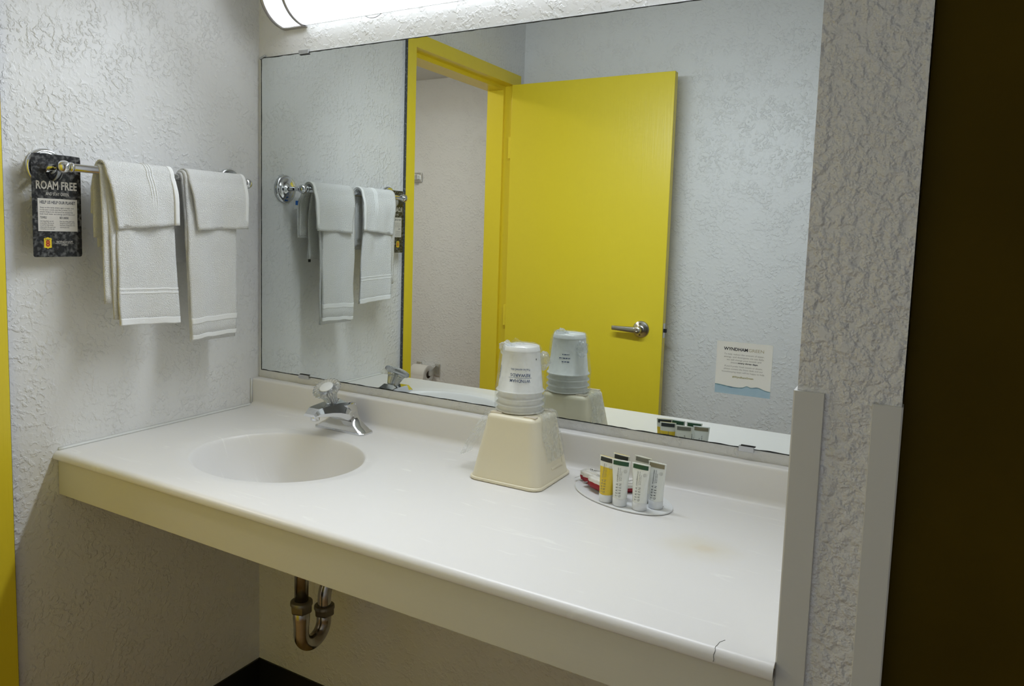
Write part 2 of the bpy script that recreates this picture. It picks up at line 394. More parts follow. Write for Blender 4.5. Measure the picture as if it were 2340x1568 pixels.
# the open door --------------------------------------------------------------
DX0, DX1, DY0, DY1 = .016, .7065, -1.3725, -1.4075
door = tag(bpy.data.objects.new('door_1', None), 'bright yellow open bathroom door seen in the mirror', 'door', None, 'structure'); COL.objects.link(door); door.location = ((DX0 + DX1) / 2, -1.39, FLOOR)
obj('door_leaf', bevelled(DX0, DX1, DY1, DY0, FLOOR + .012, 1.1045, .0015), yellow_m, door)
for zc in (.846, .134, -.62):
    h = obj('hinge', lathe([(0, -.046), (.0065, -.046), (.0072, -.045), (.0072, .045), (.0065, .046), (0, .046)], 16, Matrix.Translation((.0185, JY1 + .028, zc))), yellow_m, door)
    obj('hinge_leaf', bevelled(.001, .0125, JY1 + .001, JY1 + .030, zc - .0445, zc + .0445, .0008), yellow_m, door)
LX, LZ = .6215, .127
lev = tag(thing('door_lever', 'x', 'x', (LX, DY0, LZ)), 'satin nickel lever handle with a turn button', 'door lever')
del lev['category']; lev.parent = door; lev.location = Vector((LX, DY0, LZ)) - Vector(door.location)
Mf = axis_m((LX, DY0, LZ), (0, 1, 0))
obj('rosette', lathe([(0, .0), (.033, .0), (.033, .002), (.030, .0045), (.0175, .011), (.0165, .0135), (0, .0135)], 40, Mf), satin_m, lev)
obj('neck', lathe([(.0125, .010), (.0115, .030), (.0135, .038), (.0135, .050), (.012, .0515), (0, .0515)], 28, Mf), satin_m, lev)
def lever_ring(x, hz, y0, y1, zc): return [Vector((x, y0, zc - hz)), Vector((x, y1 - .002, zc - hz)), Vector((x, y1, zc - hz * .6)), Vector((x, y1, zc + hz * .6)), Vector((x, y1 - .002, zc + hz)), Vector((x, y0, zc + hz))]
obj('lever', loft([lever_ring(LX + .004, .0125, DY0 + .038, DY0 + .050, LZ), lever_ring(LX - .015, .0118, DY0 + .039, DY0 + .0505, LZ), lever_ring(LX - .06, .0098, DY0 + .041, DY0 + .0505, LZ + .001), lever_ring(LX - .098, .0088, DY0 + .042, DY0 + .050, LZ + .002), lever_ring(LX - .1035, .0082, DY0 + .043, DY0 + .049, LZ + .002)]), satin_m, lev)
obj('turn_button', lathe([(.0068, .0512), (.0068, .0535), (.0052, .0545), (.0045, .0532), (0, .0532)], 24, Mf), chrome_m, lev)
for dz in (.0205, -.0205): obj('screw_hole', lathe([(.0036, .0), (.0036, .0095), (0, .0097)], 14, axis_m((LX - .002, DY0, LZ + dz), (0, 1, 0))), black_m, lev)
obj('latch_plate', bevelled(DX1 - .0005, DX1 + .0012, -1.4025, -1.3775, LZ - .028, LZ + .028, .0004), satin_m, door)
obj('latch_bolt', bevelled(DX1, DX1 + .0105, -1.396, -1.384, LZ - .007, LZ + .007, .001), black_m, door)

# ------------------------------------------------------------------ wall light
S0, S1, SR, SZ = .0948, 1.315, .084, 1.0705
lt = thing('vanity_light', 'long white curved vanity light with metal end bands above the mirror', 'light', ((S0 + S1) / 2, WALLY, SZ - SR))
def arc(x, r, n=28, dy=0.0): return [Vector((x, dy - r * math.sin(PI * k / n), SZ - r * math.cos(PI * k / n))) for k in range(n + 1)]
bm = bmesh.new(); loft([arc(S0 + .004, SR - .003), arc(S1 - .004, SR - .003)], False, False, bm)
obj('diffuser', bm, lamp_m, lt)
obj('back_plate', boxes((S0, S1, .0005, WALLY - .0003, SZ - SR + .004, SZ + SR - .004)), white_m, lt)
def hoop(x0, x1, r0, r1):
    bm = bmesh.new(); n = 32
    a, b, c, d = arc(x0, r0, n), arc(x1, r0, n), arc(x1, r1, n), arc(x0, r1, n)
    loft([[a[k], b[k], c[k], d[k]] for k in range(n + 1)], True, True, bm); return bm
for e0, e1 in ((S0, S0 + .077), (S1 - .077, S1)):
    left = e0 == S0
    eb = obj('end_band', hoop(e0 if left else e1 - .007, e0 + .007 if left else e1, SR - .008, SR + .0015), nickel_band_m, lt)
    obj('band_hoop', hoop(e1 - .007 if left else e0, e1 if left else e0 + .007, SR - .0035, SR + .0015), nickel_band_m, eb)
    obj('band_bar', boxes((e0, e1, -.010, WALLY, SZ - SR - .0018, SZ - SR + .001)), nickel_band_m, eb)
    obj('band_bar', boxes((e0, e1, -.010, WALLY, SZ + SR - .001, SZ + SR + .0018)), nickel_band_m, eb)
    bm = bmesh.new(); xe = S0 + .0035 if left else S1 - .0035
    bm.faces.new([bm.verts.new(p) for p in arc(xe, SR - .003)]); obj('end_cap', bm, white_m, eb)

ld = bpy.data.lights.new('lamp_beam', 'AREA'); ld.shape = 'RECTANGLE'; ld.size = 0.84; ld.size_y = 0.06; ld.energy = LAMP; ld.color = (0.86, 0.925, 1.0); ld.spread = math.radians(132)  # area light added just outside the diffuser to narrow the fixture's throw
lo_ = bpy.data.objects.new('lamp_beam', ld); COL.objects.link(lo_); lo_.parent = lt
_d = Vector((0, -.77, -.64)).normalized(); _x = Vector((1, 0, 0)); _y = (-_d).cross(_x)
_mm = Matrix((_x, _y, -_d)).transposed().to_4x4(); _mm.translation = Vector((.785, -.0905, 1.036)) - Vector(lt.location)
lo_.matrix_local = _mm

# ------------------------------------------------------------------ mirror
ZB, ZT, XM = .0951, .9226, .0142
mr = thing('mirror', 'wide frameless wall mirror held by small clips above the counter', 'mirror', (.72, WALLY, ZB))
obj('mirror_glass', boxes((XM, XP0 - .001, 0, WALLY - .0004, ZB, ZT)), mirror_m, mr)
e = bmesh.new(); w = .0018
def wob(i): return .0008 * noise.noise(Vector((i * 3.1, 0.3, 0)))
n = 160
for z, s in ((ZB, -1), (ZT, 1)):
    grid(n, 1, lambda u, v: Vector((XM + u * (XP0 - .001 - XM), -.0004, z + s * (.0004 if v else 0) - s * (0 if v else w * (1.0 + .9 * noise.noise(Vector((u * 60, z * 9, 0))))))), e, False)
grid(60, 1, lambda u, v: Vector((XM + (-.0004 if v else w * (1.1 + .6 * noise.noise(Vector((5, u * 25, 0))))), -.0004, ZB + u * (ZT - ZB))), e, False)
obj('dark_edge', e, edge_m, mr)
for x0, x1, z in ((.150, .1828, ZT), (.155, .189, ZB), (1.2733, 1.3009, ZB)):
    s = 1 if z == ZT else -1
    bm = bevelled(x0, x1, -.003, WALLY - .001, min(z - s * .0045, z + s * .006), max(z - s * .0045, z + s * .006), .0008)
    c = obj('clip', bm, clip_m, mr)
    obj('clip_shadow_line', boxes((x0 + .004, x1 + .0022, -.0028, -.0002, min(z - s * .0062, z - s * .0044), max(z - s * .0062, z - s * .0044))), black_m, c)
bm = bevelled(.010, .030, -.003, .004, ZT - .001, ZT + .004, .0006)
bmesh.ops.rotate(bm, cent=(.02, 0, ZT), matrix=Matrix.Rotation(-.35, 3, 'Y'), verts=bm.verts[:])
obj('clip', bm, clip_m, mr)

# sticker on the mirror ------------------------------------------------------
SX0, SX1, SZ0, SZ1 = 1.2237, 1.3228, .1943, .2925
st = thing('mirror_sticker', 'square white printed notice with blue water picture stuck on the mirror', 'notice', ((SX0 + SX1) / 2, -.001, SZ0))
obj('sticker_card', boxes((SX0, SX1, -.0016, -.0004, SZ0, SZ1)), sticker_m, st)
SM = lambda d: (lambda u, v: Vector((SX0 + u * (SX1 - SX0), -.0016 - d, SZ0 + v * (SZ1 - SZ0))))
bm = bmesh.new(); pts = []
def wave(u): return .155 + .03 * math.exp(-((u - .58) / .05) ** 2) + .028 * math.exp(-((u - .78) / .09) ** 2) - .02 * u + .012 * math.cos(u * 9)
grid(40, 1, lambda a, b: SM(.0001)(a, b * wave(a)), bm, False); obj('water_print', bm, water_m, st)
bm = bmesh.new(); grid(48, 1, lambda a, b: SM(.0002)(a, wave(a) + (b - .7) * (.014 + .02 * abs(noise.noise(Vector((a * 9, 1, 0)))))), bm, False); obj('wave_print', bm, wave_m, st)
k = SX1 - SX0
S = lambda t, u, v, w, size=.043, b=0.0: dict(text=t, u=u, v=v, size=size, width=w, bold=b)
def scaled(lines): return lines
obj('lettering', lettering([S('WYNDHAM', .345, .862, .435, .082, .0022)], SM(.0002)), ink_m, st)
obj('lettering', lettering([S('GREEN', .712, .862, .275, .082, .0)], SM(.0002)), inktan_m, st)
obj('lettering', lettering([S('To help reduce the amount of water,', .5, .765, .72), S('energy, and detergents we use daily,', .5, .712, .72), S('we will change your towels and', .5, .658, .62), S('sheets', .33, .605, .13),
    S("If you'd prefer fresh towels or sheets,", .5, .535, .68), S('please contact the front desk and our', .5, .482, .70), S('housekeeping team will be happy to help.', .5, .428, .77)], SM(.0002)), inksoft_m, st)
obj('lettering', lettering([S('every three days.', .58, .605, .36, .043, .0012)], SM(.0002)), ink_m, st)
obj('lettering', lettering([S('#WyndhamGreen', .5, .335, .38, .048, .001)], SM(.0002)), inkolive_m, st)

# ------------------------------------------------------------------ vanity counter with moulded bowl
D, CX1 = .56, XP0 - .0035
BX, BY, BA, BB = .388, -.299, .1965, .1655
vc = thing('vanity_counter', 'white moulded counter with an oval sink bowl and backsplash', 'counter', (.72, -.28, -.095))
bm = bmesh.new()
def strip(prof, x0, x1, smooth=True, nx=2):
    grid(nx, len(prof) - 1, lambda u, v: Vector((x0 + u * (x1 - x0), *prof[round(v * (len(prof) - 1))])), bm, smooth)
nose = [(-D + .03, -.0165), (-D + .004, -.0172), (-D + .001, -.0165), (-D, -.0145)] + [(-D + .0135 - .0135 * math.cos(a), -.0135 + .0135 * math.sin(a)) for a in [k * PI / 16 for k in range(1, 9)]] + [(-D + .02, 0), (-D + .024, 0)]
strip(nose, 0.0005, CX1, True, 12)
fil, sy, sh = .014, -.0205, .0735
back = [(-.07, 0), (-.06, 0)] + [(sy - fil + fil * math.sin(a), fil - fil * math.cos(a)) for a in [k * PI / 16 for k in range(0, 9)]] + [(sy, .03), (sy, sh - .006)] + \
       [(sy + .006 - .006 * math.cos(a), sh - .006 + .006 * math.sin(a)) for a in [k * PI / 10 for k in range(1, 6)]] + [(WALLY, sh)]
strip(back, 0.0005, CX1, True, 12)
PX0, PX1, PY0, PY1 = .10, .68, -D + .024, -.07
for a0, a1 in ((.0005, PX0), (PX1, CX1)): grid(8, 6, lambda u, v: Vector((a0 + u * (a1 - a0), PY0 + v * (PY1 - PY0), 0)), bm, True)
NA = 128; depth = .148
def zbowl(t):
    if t >= 1.16: return 0.0
    if t >= 1.0:
        q = (1.16 - t) / .16; return -.0035 * q * q * (3 - 2 * q)
    if t > .965: q = (1 - t) / .035; return -.0035 - .010 * q ** 1.5
    q = t / .965; return -.0135 - (depth - .0135) * (1 - q ** 3.8)
DRX, DRY = .388, -.245
rings = []
for t in [.115, .2, .3, .4, .5, .6, .7, .78, .85, .9, .94, .965, .974, .982, .99, 1.0, 1.02, 1.05, 1.08, 1.12, 1.16, 1.19]:
    s = max(0, 1 - t) ** 1.3       # the bowl's low point lies behind the middle
    rings.append([Vector((BX + BA * t * math.cos(2 * PI * k / NA), BY + (DRY - BY) * s + BB * t * math.sin(2 * PI * k / NA), zbowl(t))) for k in range(NA)])
outer = []
for kk in range(NA):
    c, s = math.cos(2 * PI * kk / NA), math.sin(2 * PI * kk / NA)
    px, py = BX + BA * 1.19 * c, BY + BB * 1.19 * s
    dx, dy = px - BX, py - BY
    ks = []
    if dx > 1e-9: ks.append((PX1 - BX) / dx)
    if dx < -1e-9: ks.append((PX0 - BX) / dx)
    if dy > 1e-9: ks.append((PY1 - BY) / dy)
    if dy < -1e-9: ks.append((PY0 - BY) / dy)
    q = min(ks); outer.append(Vector((BX + dx * q, BY + dy * q, 0)))
# snap the nearest boundary samples onto the rectangle's corners
for cxy in ((PX0, PY0), (PX0, PY1), (PX1, PY0), (PX1, PY1)):
    i = min(range(NA), key=lambda i: (outer[i].x - cxy[0]) ** 2 + (outer[i].y - cxy[1]) ** 2); outer[i] = Vector((*cxy, 0))
rings.append(outer)
loft(rings, False, True, bm)
bmesh.ops.remove_doubles(bm, verts=bm.verts[:], dist=1e-6)
bmesh.ops.recalc_face_normals(bm, faces=bm.faces[:])
bm.normal_update()
if sum(f.normal.z * f.calc_area() for f in bm.faces) < 0: bmesh.ops.reverse_faces(bm, faces=bm.faces[:])
obj('countertop', bm, marble_m, vc, fix=False)
# underside, apron, drain, overflow, caulk
bm = bmesh.new()
rings = [[Vector((BX + BA * t * math.cos(2 * PI * k / 48), BY + (DRY - BY) * max(0, 1 - t) ** 1.3 + BB * t * math.sin(2 * PI * k / 48), zbowl(min(t, 1)) - .012)) for k in range(48)] for t in (.115, .4, .7, .9, 1.0)]
loft(rings, False, True, bm); obj('bowl_underside', bm, marble_m, vc)
AY = -D + .011
obj('apron', bevelled(.0008, CX1, AY, AY + .019, -.0951, -.0172, .0012), apron_m, vc)
bm = bmesh.new(); add_box(bm, .0008, .04, AY + .02, WALLY - .001, -.06, -.018); obj('side_cleat', bm, apron_m, vc)
Md = Matrix.Translation((DRX, DRY, zbowl(.115)))
dr = obj('drain_ring', lathe([(.0315, -.002), (.031, .0018), (.028, .003), (.021, .0005), (.020, -.012), (0, -.012)], 36, Md), chrome_m, vc)
obj('drain_stopper', lathe([(.0175, -.002), (.017, .003), (.012, .006), (0, .0068)], 28, Md), chrome_m, dr)
bm = bmesh.new(); lathe([(0, 0.0012), (.0065, .0012), (.0065, -.004)], 20, axis_m((.372, BY - BB * .955, -.022), (0, 1, .45)), bm); obj('overflow_hole', bm, black_m, vc)
bm = bmesh.new()
loft([[Vector((0.0003, y, z0)), Vector((.0045 + .0008 * noise.noise(Vector((y * 40, 0, 0))), y, .0004)), Vector((.0022, y, .0028)), Vector((0.0002, y, .0062 + .0008 * noise.noise(Vector((y * 30, 2, 0)))))] for y, z0 in [(-D + .012 + i * (D - .034) / 40, -.0005) for i in range(41)]], True, True, bm)
loft([[Vector((0.0002, WALLY * 0 - .021, z)), Vector((.004, -.0215, z)), Vector((.0005, -.027, z))] for z in (.004, .03, .06, .0735)], True, True, bm)
obj('caulk_bead', bm, caulk_m, vc)
bm = boxes((1.3652, 1.3656, -.5604, -.5455, -.015, .0002)); 
bm2 = bmesh.new(); tube([(1.3654 + .0006 * math.sin(i * 1.7), -D + .0135 - .0138 * math.cos(a), -.0135 + .0137 * math.sin(a)) for i, a in enumerate([k * PI / 16 for k in range(0, 9)])] + [(1.367, -.537, .0001), (1.3715, -.529, .0001)], .00035, 6, bm2); bm.free()
obj('hairline_crack', bm2, inkgrey_m, vc)

# ------------------------------------------------------------------ faucet
FX, FY = .3695, -.069
fc = thing('faucet', 'chrome single-handle faucet with a clear acrylic knob behind the sink', 'faucet', (FX, FY, 0))
def octo(hx, y0, y1, z, c=.35):
    yc, hy = (y0 + y1) / 2, (y1 - y0) / 2; k = min(hx, hy) * c
    return [Vector((FX + x, yc + y, z)) for x, y in ((hx - k, -hy), (hx, -hy + k), (hx, hy - k), (hx - k, hy), (-hx + k, hy), (-hx, hy - k), (-hx, -hy + k), (-hx + k, -hy))]
bm = loft([octo(.0765, -.0945, -.0455, .0), octo(.0765, -.0945, -.0455, .0035), octo(.0745, -.0925, -.047, .005)], smooth=False); obj('base_plate', bm, chrome_m, fc)
col = [(.005, .073, -.091, -.0475), (.010, .066, -.090, -.048), (.018, .052, -.086, -.049), (.027, .0405, -.0810, -.050), (.038, .0345, -.0790, -.051), (.050, .0325, -.083, -.0525), (.060, .0325, -.095, -.0545), (.068, .031, -.105, -.058)]
bm = loft([octo(h, a, b, z, .42) for z, h, a, b in col], smooth=False); bmesh.ops.recalc_face_normals(bm, faces=bm.faces[:]); obj('body', autosharp(bm, 30), chrome_m, fc)
def sprow(y, hw, zt, zb):
    zm = zb + (zt - zb) * .35
    return [Vector((FX + x, y, z)) for x, z in ((hw * .72, zt), (hw, zm), (hw * .94, zb), (-hw * .94, zb), (-hw, zm), (-hw * .72, zt))]
sprows = [(-.054, .0300, .0665, .047), (-.068, .0345, .0705, .036), (-.088, .0350, .0725, .030), (-.100, .0335, .0735, .036), (-.115, .0305, .0738, .043), (-.135, .0270, .0735, .0485), (-.158, .0235, .0725, .052), (-.172, .0215, .0715, .054), (-.187, .0185, .0605, .0545)]
bm = loft([sprow(*r) for r in sprows], smooth=False); bmesh.ops.recalc_face_normals(bm, faces=bm.faces[:]); obj('spout', autosharp(bm, 22), chrome_m, fc)
obj('aerator', lathe([(0, .0), (.0095, .0), (.0105, -.0012), (.0105, -.011), (.0085, -.0125), (.0075, -.0100), (0, -.0100)], 24, Matrix.Translation((FX, -.168, .0545))), chrome_m, fc)
kb, kd = Vector((.3720, -.1115, .0730)), Vector((.002, -.0235, .039)).normalized()
Mk = axis_m(kb, kd)
bm = bmesh.new()
loft([[Mk @ Vector((r * math.cos(PI / 4 + PI / 2 * k), r * math.sin(PI / 4 + PI / 2 * k), z)) for k in range(4)] for r, z in ((.030, -.012), (.0200, .0035), (.0150, .0045))], True, True, bm, smooth=False)
obj('collar', bm, chrome_m, fc)
kn = obj('handle_knob', lathe([(0, .006), (.0110, .006), (.0130, .008), (.0165, .020), (.0205, .033), (.0230, .0385), (.0290, .0405), (.0320, .0435), (.0320, .0470), (.0300, .0500), (.0245, .0508), (.0205, .0492), (0, .0492)], 96, Mk, flute=24, amp=.055), acr_m, fc)
obj('knob_cap', lathe([(0, .0496), (.0165, .0496), (.0170, .0504), (.0150, .0514), (0, .0518)], 32, Mk), acrcap_m, kn)
obj('knob_stem', lathe([(0, .0), (.0042, .0), (.0042, .034), (.006, .0355), (.006, .040), (0, .040)], 20, Mk), satin_m, kn)
bm = lathe([(0, -.0002), (.0028, -.0002), (.0028, .0008), (0, .0008)], 14, axis_m((FX + .006, -.0790, .034), (0, -1, 0))); obj('set_screw_hole', bm, black_m, fc)

# ------------------------------------------------------------------ drain trap under the counter
PXc, PYc = .388, -.228
tr = thing('drain_trap', 'tarnished chrome drain trap pipe hanging under the counter', 'pipe', (PXc, PYc, -.48))
obj('tailpiece', tube([(PXc, PYc, zbowl(.2) - .01), (PXc, PYc, -.25), (PXc, PYc, -.385)], .0158, 24), pipe_m, tr)
rU = .0372; zc = -.436
bend = [(PXc, PYc, -.372), (PXc, PYc, -.40), (PXc, PYc, -.42)] + [(PXc, PYc + rU - rU * math.cos(a), zc - rU * math.sin(a)) for a in [k * PI / 20 for k in range(0, 21)]] + [(PXc, PYc + 2 * rU + .001, -.41)]
rad = [.0192, .0190, .0174] + [.0172] * 21 + [.0178]
obj('trap_bend', tube(bend, rad, 24), pipe_m, tr)
y2 = PYc + 2 * rU + .001
r2 = .055
arm = [(PXc, y2, -.425), (PXc, y2, -.40)] + [(PXc, y2 + r2 - r2 * math.cos(a), -.385 + r2 * math.sin(a)) for a in [k * PI / 24 for k in range(0, 13)]] + [(PXc, WALLY, -.330)]
obj('wall_arm', tube(arm, .0158, 24), pipe_m, tr)
def hexnut(p, r, h):
    bm = bmesh.new(); loft([[Vector(p) + Vector((q * math.cos(PI / 3 * k + .3), q * math.sin(PI / 3 * k + .3), z)) for k in range(6)] for q, z in ((r * .9, -h), (r, -h * .7), (r, h * .5))], True, True, bm, smooth=False)
    lathe([(r * .99, h * .3), (r * .97, h * .8), (r * .84, h), (.015, h)], 28, Matrix.Translation(Vector(p)), bm); return bm
obj('slip_nut', hexnut((PXc, PYc, -.371), .0255, .0135), nut_m, tr); obj('slip_nut', hexnut((PXc, y2, -.412), .0245, .0120), nut_m, tr)
obj('escutcheon', lathe([(.0165, .012), (.030, .010), (.036, .0), (.0165, 0)], 32, axis_m((PXc, WALLY - .0005, -.33), (0, -1, 0))), pipe_m, tr)

# ------------------------------------------------------------------ towel bar
BXX, BZ, BY0, BY1 = .069, .5888, -.561, -.098
tb = thing('towel_bar', 'chrome towel bar with round rosettes on the side wall', 'towel bar', (0, (BY0 + BY1) / 2, BZ))
obj('bar', tube([(BXX, BY0, BZ), (BXX, BY1, BZ)], .0080, 20), chrome_m, tb)
for yy, s in ((BY0, -1), (BY1, 1)):
    rs = obj('rosette', lathe([(.0385, .0002), (.0385, .004), (.0365, .0075), (.0325, .009), (.0305, .0085), (.0285, .0095), (.0235, .0125), (.0185, .0135), (.0125, .015), (.0095, .019), (0, .019)], 40, axis_m((0, yy, BZ), (1, 0, 0))), chrome_m, tb)
    obj('arm', lathe([(.0095, .012), (.0065, .024), (.0055, .042), (.0062, .046), (.0055, .048), (.0066, .051), (.0060, .054), (.0060, .062)], 24, axis_m((0, yy, BZ), (1, 0, 0))), chrome_m, tb)
    obj('finial', lathe([(0, -.0125)] + [(.0128 * math.sin(PI * k / 14), -.0128 * math.cos(PI * k / 14)) for k in range(1, 14)] + [(.0100, .0115), (.0100, .0165), (0, .0165)], 28, axis_m((BXX, yy, BZ), (0, -s, 0))), chrome_m, tb)

# towels: a sheet draped over the bar; rows from the front hem, over the bar, down the back
def drape(bm, yl, yr, zf, zb, r, xf, xb, shear_f=(0, 0), th=.004, seed=0, soft=.002, nv=26, mi=0, zf_skew=0.0, zb_skew=0.0, ridge=0.0, ripple=0.0, window=None):
    """yl/yr: edges along Y at the bar; shear_f: how far the left/right front edges move in +Y at the hem"""
    path = []                                     # (x, z, t) with t = 1 at the front hem, 0 at the bar
    for k in range(15): path.append((None, k / 14, 'f'))
    for k in range(1, 12): path.append((None, k / 12, 'o'))
    for k in range(15): path.append((None, k / 14, 'b'))
    if window: path = [(None, 1 - window[1] + (window[1] - window[0]) * k / 6, 'f') for k in range(7)]
    def pt(i, v, off):
        _, q, kind = path[i]
        rr = r + off
        if kind == 'f':
            t = 1 - q; z = BZ - .004 + (zf + zf_skew * (v - .5) - BZ + .004) * t; x = BXX + rr + (xf - BXX - r) * (1 - (1 - min(t * 2.2, 1)) ** 2)
        elif kind == 'o':
            a = PI * q; t = 0; x = BXX + rr * math.cos(a); z = BZ - .004 + rr * math.sin(a) + .004 * math.sin(a)
        else:
            t = -q; z = BZ - .004 + (zb + zb_skew * (v - .5) - BZ + .004) * q; x = BXX - rr + (xb - BXX + r) * (1 - (1 - min(q * 2.2, 1)) ** 2)
        tt = max(t, 0)
        y = yl + (yr - yl) * v + tt * (shear_f[0] * (1 - v) + shear_f[1] * v)
        amt = soft * (min(1, abs(t) * 2.5))
        nx = noise.noise(Vector((y * 22, z * 9, seed))) * amt * 1.6
        nx += ripple * max(0, t) ** 1.3 * math.sin(v * 7.0 + seed * 1.7) + ridge * math.sin(z * 2 * PI / .0075)
        y += noise.noise(Vector((v * 2.0, z * 14, seed + 9))) * soft * 1.1 + noise.noise(Vector((v * 3, z * 70, seed + 3))) * soft * .25
        z += noise.noise(Vector((y * 35, seed, 3))) * soft * .8 * min(1, abs(t))
        return Vector((x + nx, y, z))
    ni = len(path) - 1
    def surf(off, flip):
        vs = [[bm.verts.new(pt(i, j / nv, off)) for j in range(nv + 1)] for i in range(ni + 1)]
        return vs
    A, B = surf(th / 2, False), surf(-th / 2, True)
    def q(a, b, c, d):
        f = bm.faces.new((a, b, c, d)); f.smooth = True; f.material_index = mi
    for i in range(ni):
        for j in range(nv):
            q(A[i][j], A[i + 1][j], A[i + 1][j + 1], A[i][j + 1]); q(B[i][j], B[i][j + 1], B[i + 1][j + 1], B[i + 1][j])
        q(A[i][0], B[i][0], B[i + 1][0], A[i + 1][0]); q(A[i][nv], A[i + 1][nv], B[i + 1][nv], B[i][nv])
    for j in range(nv):
        q(A[0][j], A[0][j + 1], B[0][j + 1], B[0][j]); q(A[ni][j], B[ni][j], B[ni][j + 1], A[ni][j + 1])
    return bm
def towel(name, label, cat, group, loc, layers, m, bands=()):
    t = thing(name, label, cat, loc, group)
    for i, kw in enumerate(layers): obj('folded_layer' if i else 'outer_layer', drape(bmesh.new(), **kw), m, t)
    for nm, w0, w1, ex in bands: obj(nm, drape(bmesh.new(), **{**layers[0], 'th': layers[0]['th'] + ex, 'window': (w0, w1)}), flat_m, t)
    return t
towel('hand_towel', 'white ribbed hand towel hanging under the washcloth nearer the printed card', 'towel', 'hand towels on the bar', (.08, -.39, .25), [
    dict(yl=-.470, yr=-.335, zf=.262, zb=.42, r=.0150, xf=.0905, xb=.046, shear_f=(.006, .020), th=.0048, seed=1, soft=.0026, zf_skew=-.006, ripple=.0022),
    dict(yl=-.484, yr=-.338, zf=.268, zb=.43, r=.0105, xf=.0866, xb=.052, shear_f=(.012, .018), th=.0042, seed=2, soft=.0016, zf_skew=-.02),
    dict(yl=-.494, yr=-.345, zf=.312, zb=.45, r=.0105, xf=.0830, xb=.056, shear_f=(.004, .010), th=.0035, seed=3, soft=.0012)], towel_m,
    [('woven_band', .752, .764, .0010), ('woven_band', .778, .790, .0010), ('hem', .955, 1.0, .0016)])
towel('hand_towel', 'white fluffy hand towel hanging under the washcloth nearer the mirror', 'towel', 'hand towels on the bar', (.08, -.225, .21), [
    dict(yl=-.294, yr=-.152, zf=.218, zb=.395, r=.0150, xf=.0905, xb=.040, shear_f=(.010, -.002), th=.0058, seed=4, soft=.0032, zf_skew=.005, ripple=.0018),
    dict(yl=-.298, yr=-.146, zf=.210, zb=.395, r=.0102, xf=.0855, xb=.046, shear_f=(.016, -.006), th=.0052, seed=5, soft=.0022)], towel_m,
    [('woven_band', .866, .902, .0008), ('hem', .972, 1.0, .0016)])
wc1 = towel('washcloth', 'folded white washcloth with a hanging flap nearer the printed card', 'washcloth', 'washcloths over the hand towels', (.09, -.4, .47), [
    dict(yl=-.486, yr=-.325, zf=.474, zb=.500, r=.0200, xf=.0985, xb=.036, shear_f=(.020, .004), th=.0040, seed=6, soft=.0030, zf_skew=.012, ripple=.0030),
    dict(yl=-.483, yr=-.327, zf=.478, zb=.505, r=.0168, xf=.0955, xb=.040, shear_f=(.020, .004), th=.0026, seed=7, soft=.0014, zf_skew=.012)], towel_m)
for k in range(3):
    f_ = (-.393 + .0062 * k + .486) / .161; sh_ = .020 * (1 - f_) + .004 * f_
    obj('woven_stripe', drape(bmesh.new(), yl=-.3938 + .0062 * k, yr=-.3922 + .0062 * k, zf=.476 + .012 * (f_ - .5), zb=.57, r=.0200, xf=.0985, xb=.045, shear_f=(sh_, sh_), th=.0066, seed=6, soft=.0022, nv=2), flat_m, wc1)
wc2 = towel('washcloth', 'folded white washcloth with a hanging flap nearer the mirror', 'washcloth', 'washcloths over the hand towels', (.09, -.2, .47), [
    dict(yl=-.287, yr=-.119, zf=.473, zb=.455, r=.0200, xf=.0985, xb=.030, shear_f=(.019, -.004), th=.0040, seed=8, soft=.0032, zf_skew=.006, ripple=.0028),
    dict(yl=-.285, yr=-.121, zf=.477, zb=.460, r=.0168, xf=.0955, xb=.034, shear_f=(.019, -.003), th=.0026, seed=9, soft=.0016, zf_skew=.006)], towel_m)
for t_, yr_, sh, sk, sd, zf_ in ((wc1, -.325, .004, .012, 6, .474), (wc2, -.119, -.004, .006, 8, .473)):
    obj('hem', drape(bmesh.new(), yl=yr_ - .0105, yr=yr_ + .0004, zf=zf_ + sk * .45, zb=.565, r=.0210, xf=.0995 + .0012, xb=.045, shear_f=(sh, sh), th=.0036, seed=sd, soft=.0016, nv=4, ridge=.0006), flat_m, t_)
tg = obj('care_label', boxes((.0300, .0306, -.128, -.104, .535, .566)), white_m, wc2)
bm = boxes((.0306, .0310, -.1245, -.1095, .5455, .5575), (.0296, .0300, -.1245, -.1095, .5455, .5575)); obj('blue_print', bm, tagblue_m, tg)
rt = boxes((.0385, .0390, -.162, -.152, .386, .398)); obj('brand_tab', rt, kblack_m, [o for o in bpy.data.objects if o.name.startswith('hand_towel')][1])

# door hanger card ----------------------------------------------------------
HY0, HY1, HZ0, HZ1, HX = -.6055, -.5068, .4095, .6140, .034
hc = thing('door_hanger', 'black printed door hanger card hanging on the towel bar arm', 'card', (HX, (HY0 + HY1) / 2, HZ0))
hcy, hcz, hr = -.5605, .5780, .0170
bm = bmesh.new(); nh = 40
hole = [(hcy + hr * math.cos(2 * PI * k / nh), hcz + hr * math.sin(2 * PI * k / nh)) for k in range(nh)]
outl = []
for k in range(nh):
    c, s = math.cos(2 * PI * k / nh), math.sin(2 * PI * k / nh)
    ks = [((HY1 if c > 0 else HY0) - hcy) / c if abs(c) > 1e-9 else 9, ((HZ1 if s > 0 else HZ0 + .12) - hcz) / s if abs(s) > 1e-9 else 9]
    q = min(ks); outl.append((hcy + c * q, hcz + s * q))
for cy in ((HY0, HZ1), (HY1, HZ1), (HY0, HZ0 + .12), (HY1, HZ0 + .12)):
    i = min(range(nh), key=lambda i: (outl[i][0] - cy[0]) ** 2 + (outl[i][1] - cy[1]) ** 2); outl[i] = cy
cr = .004
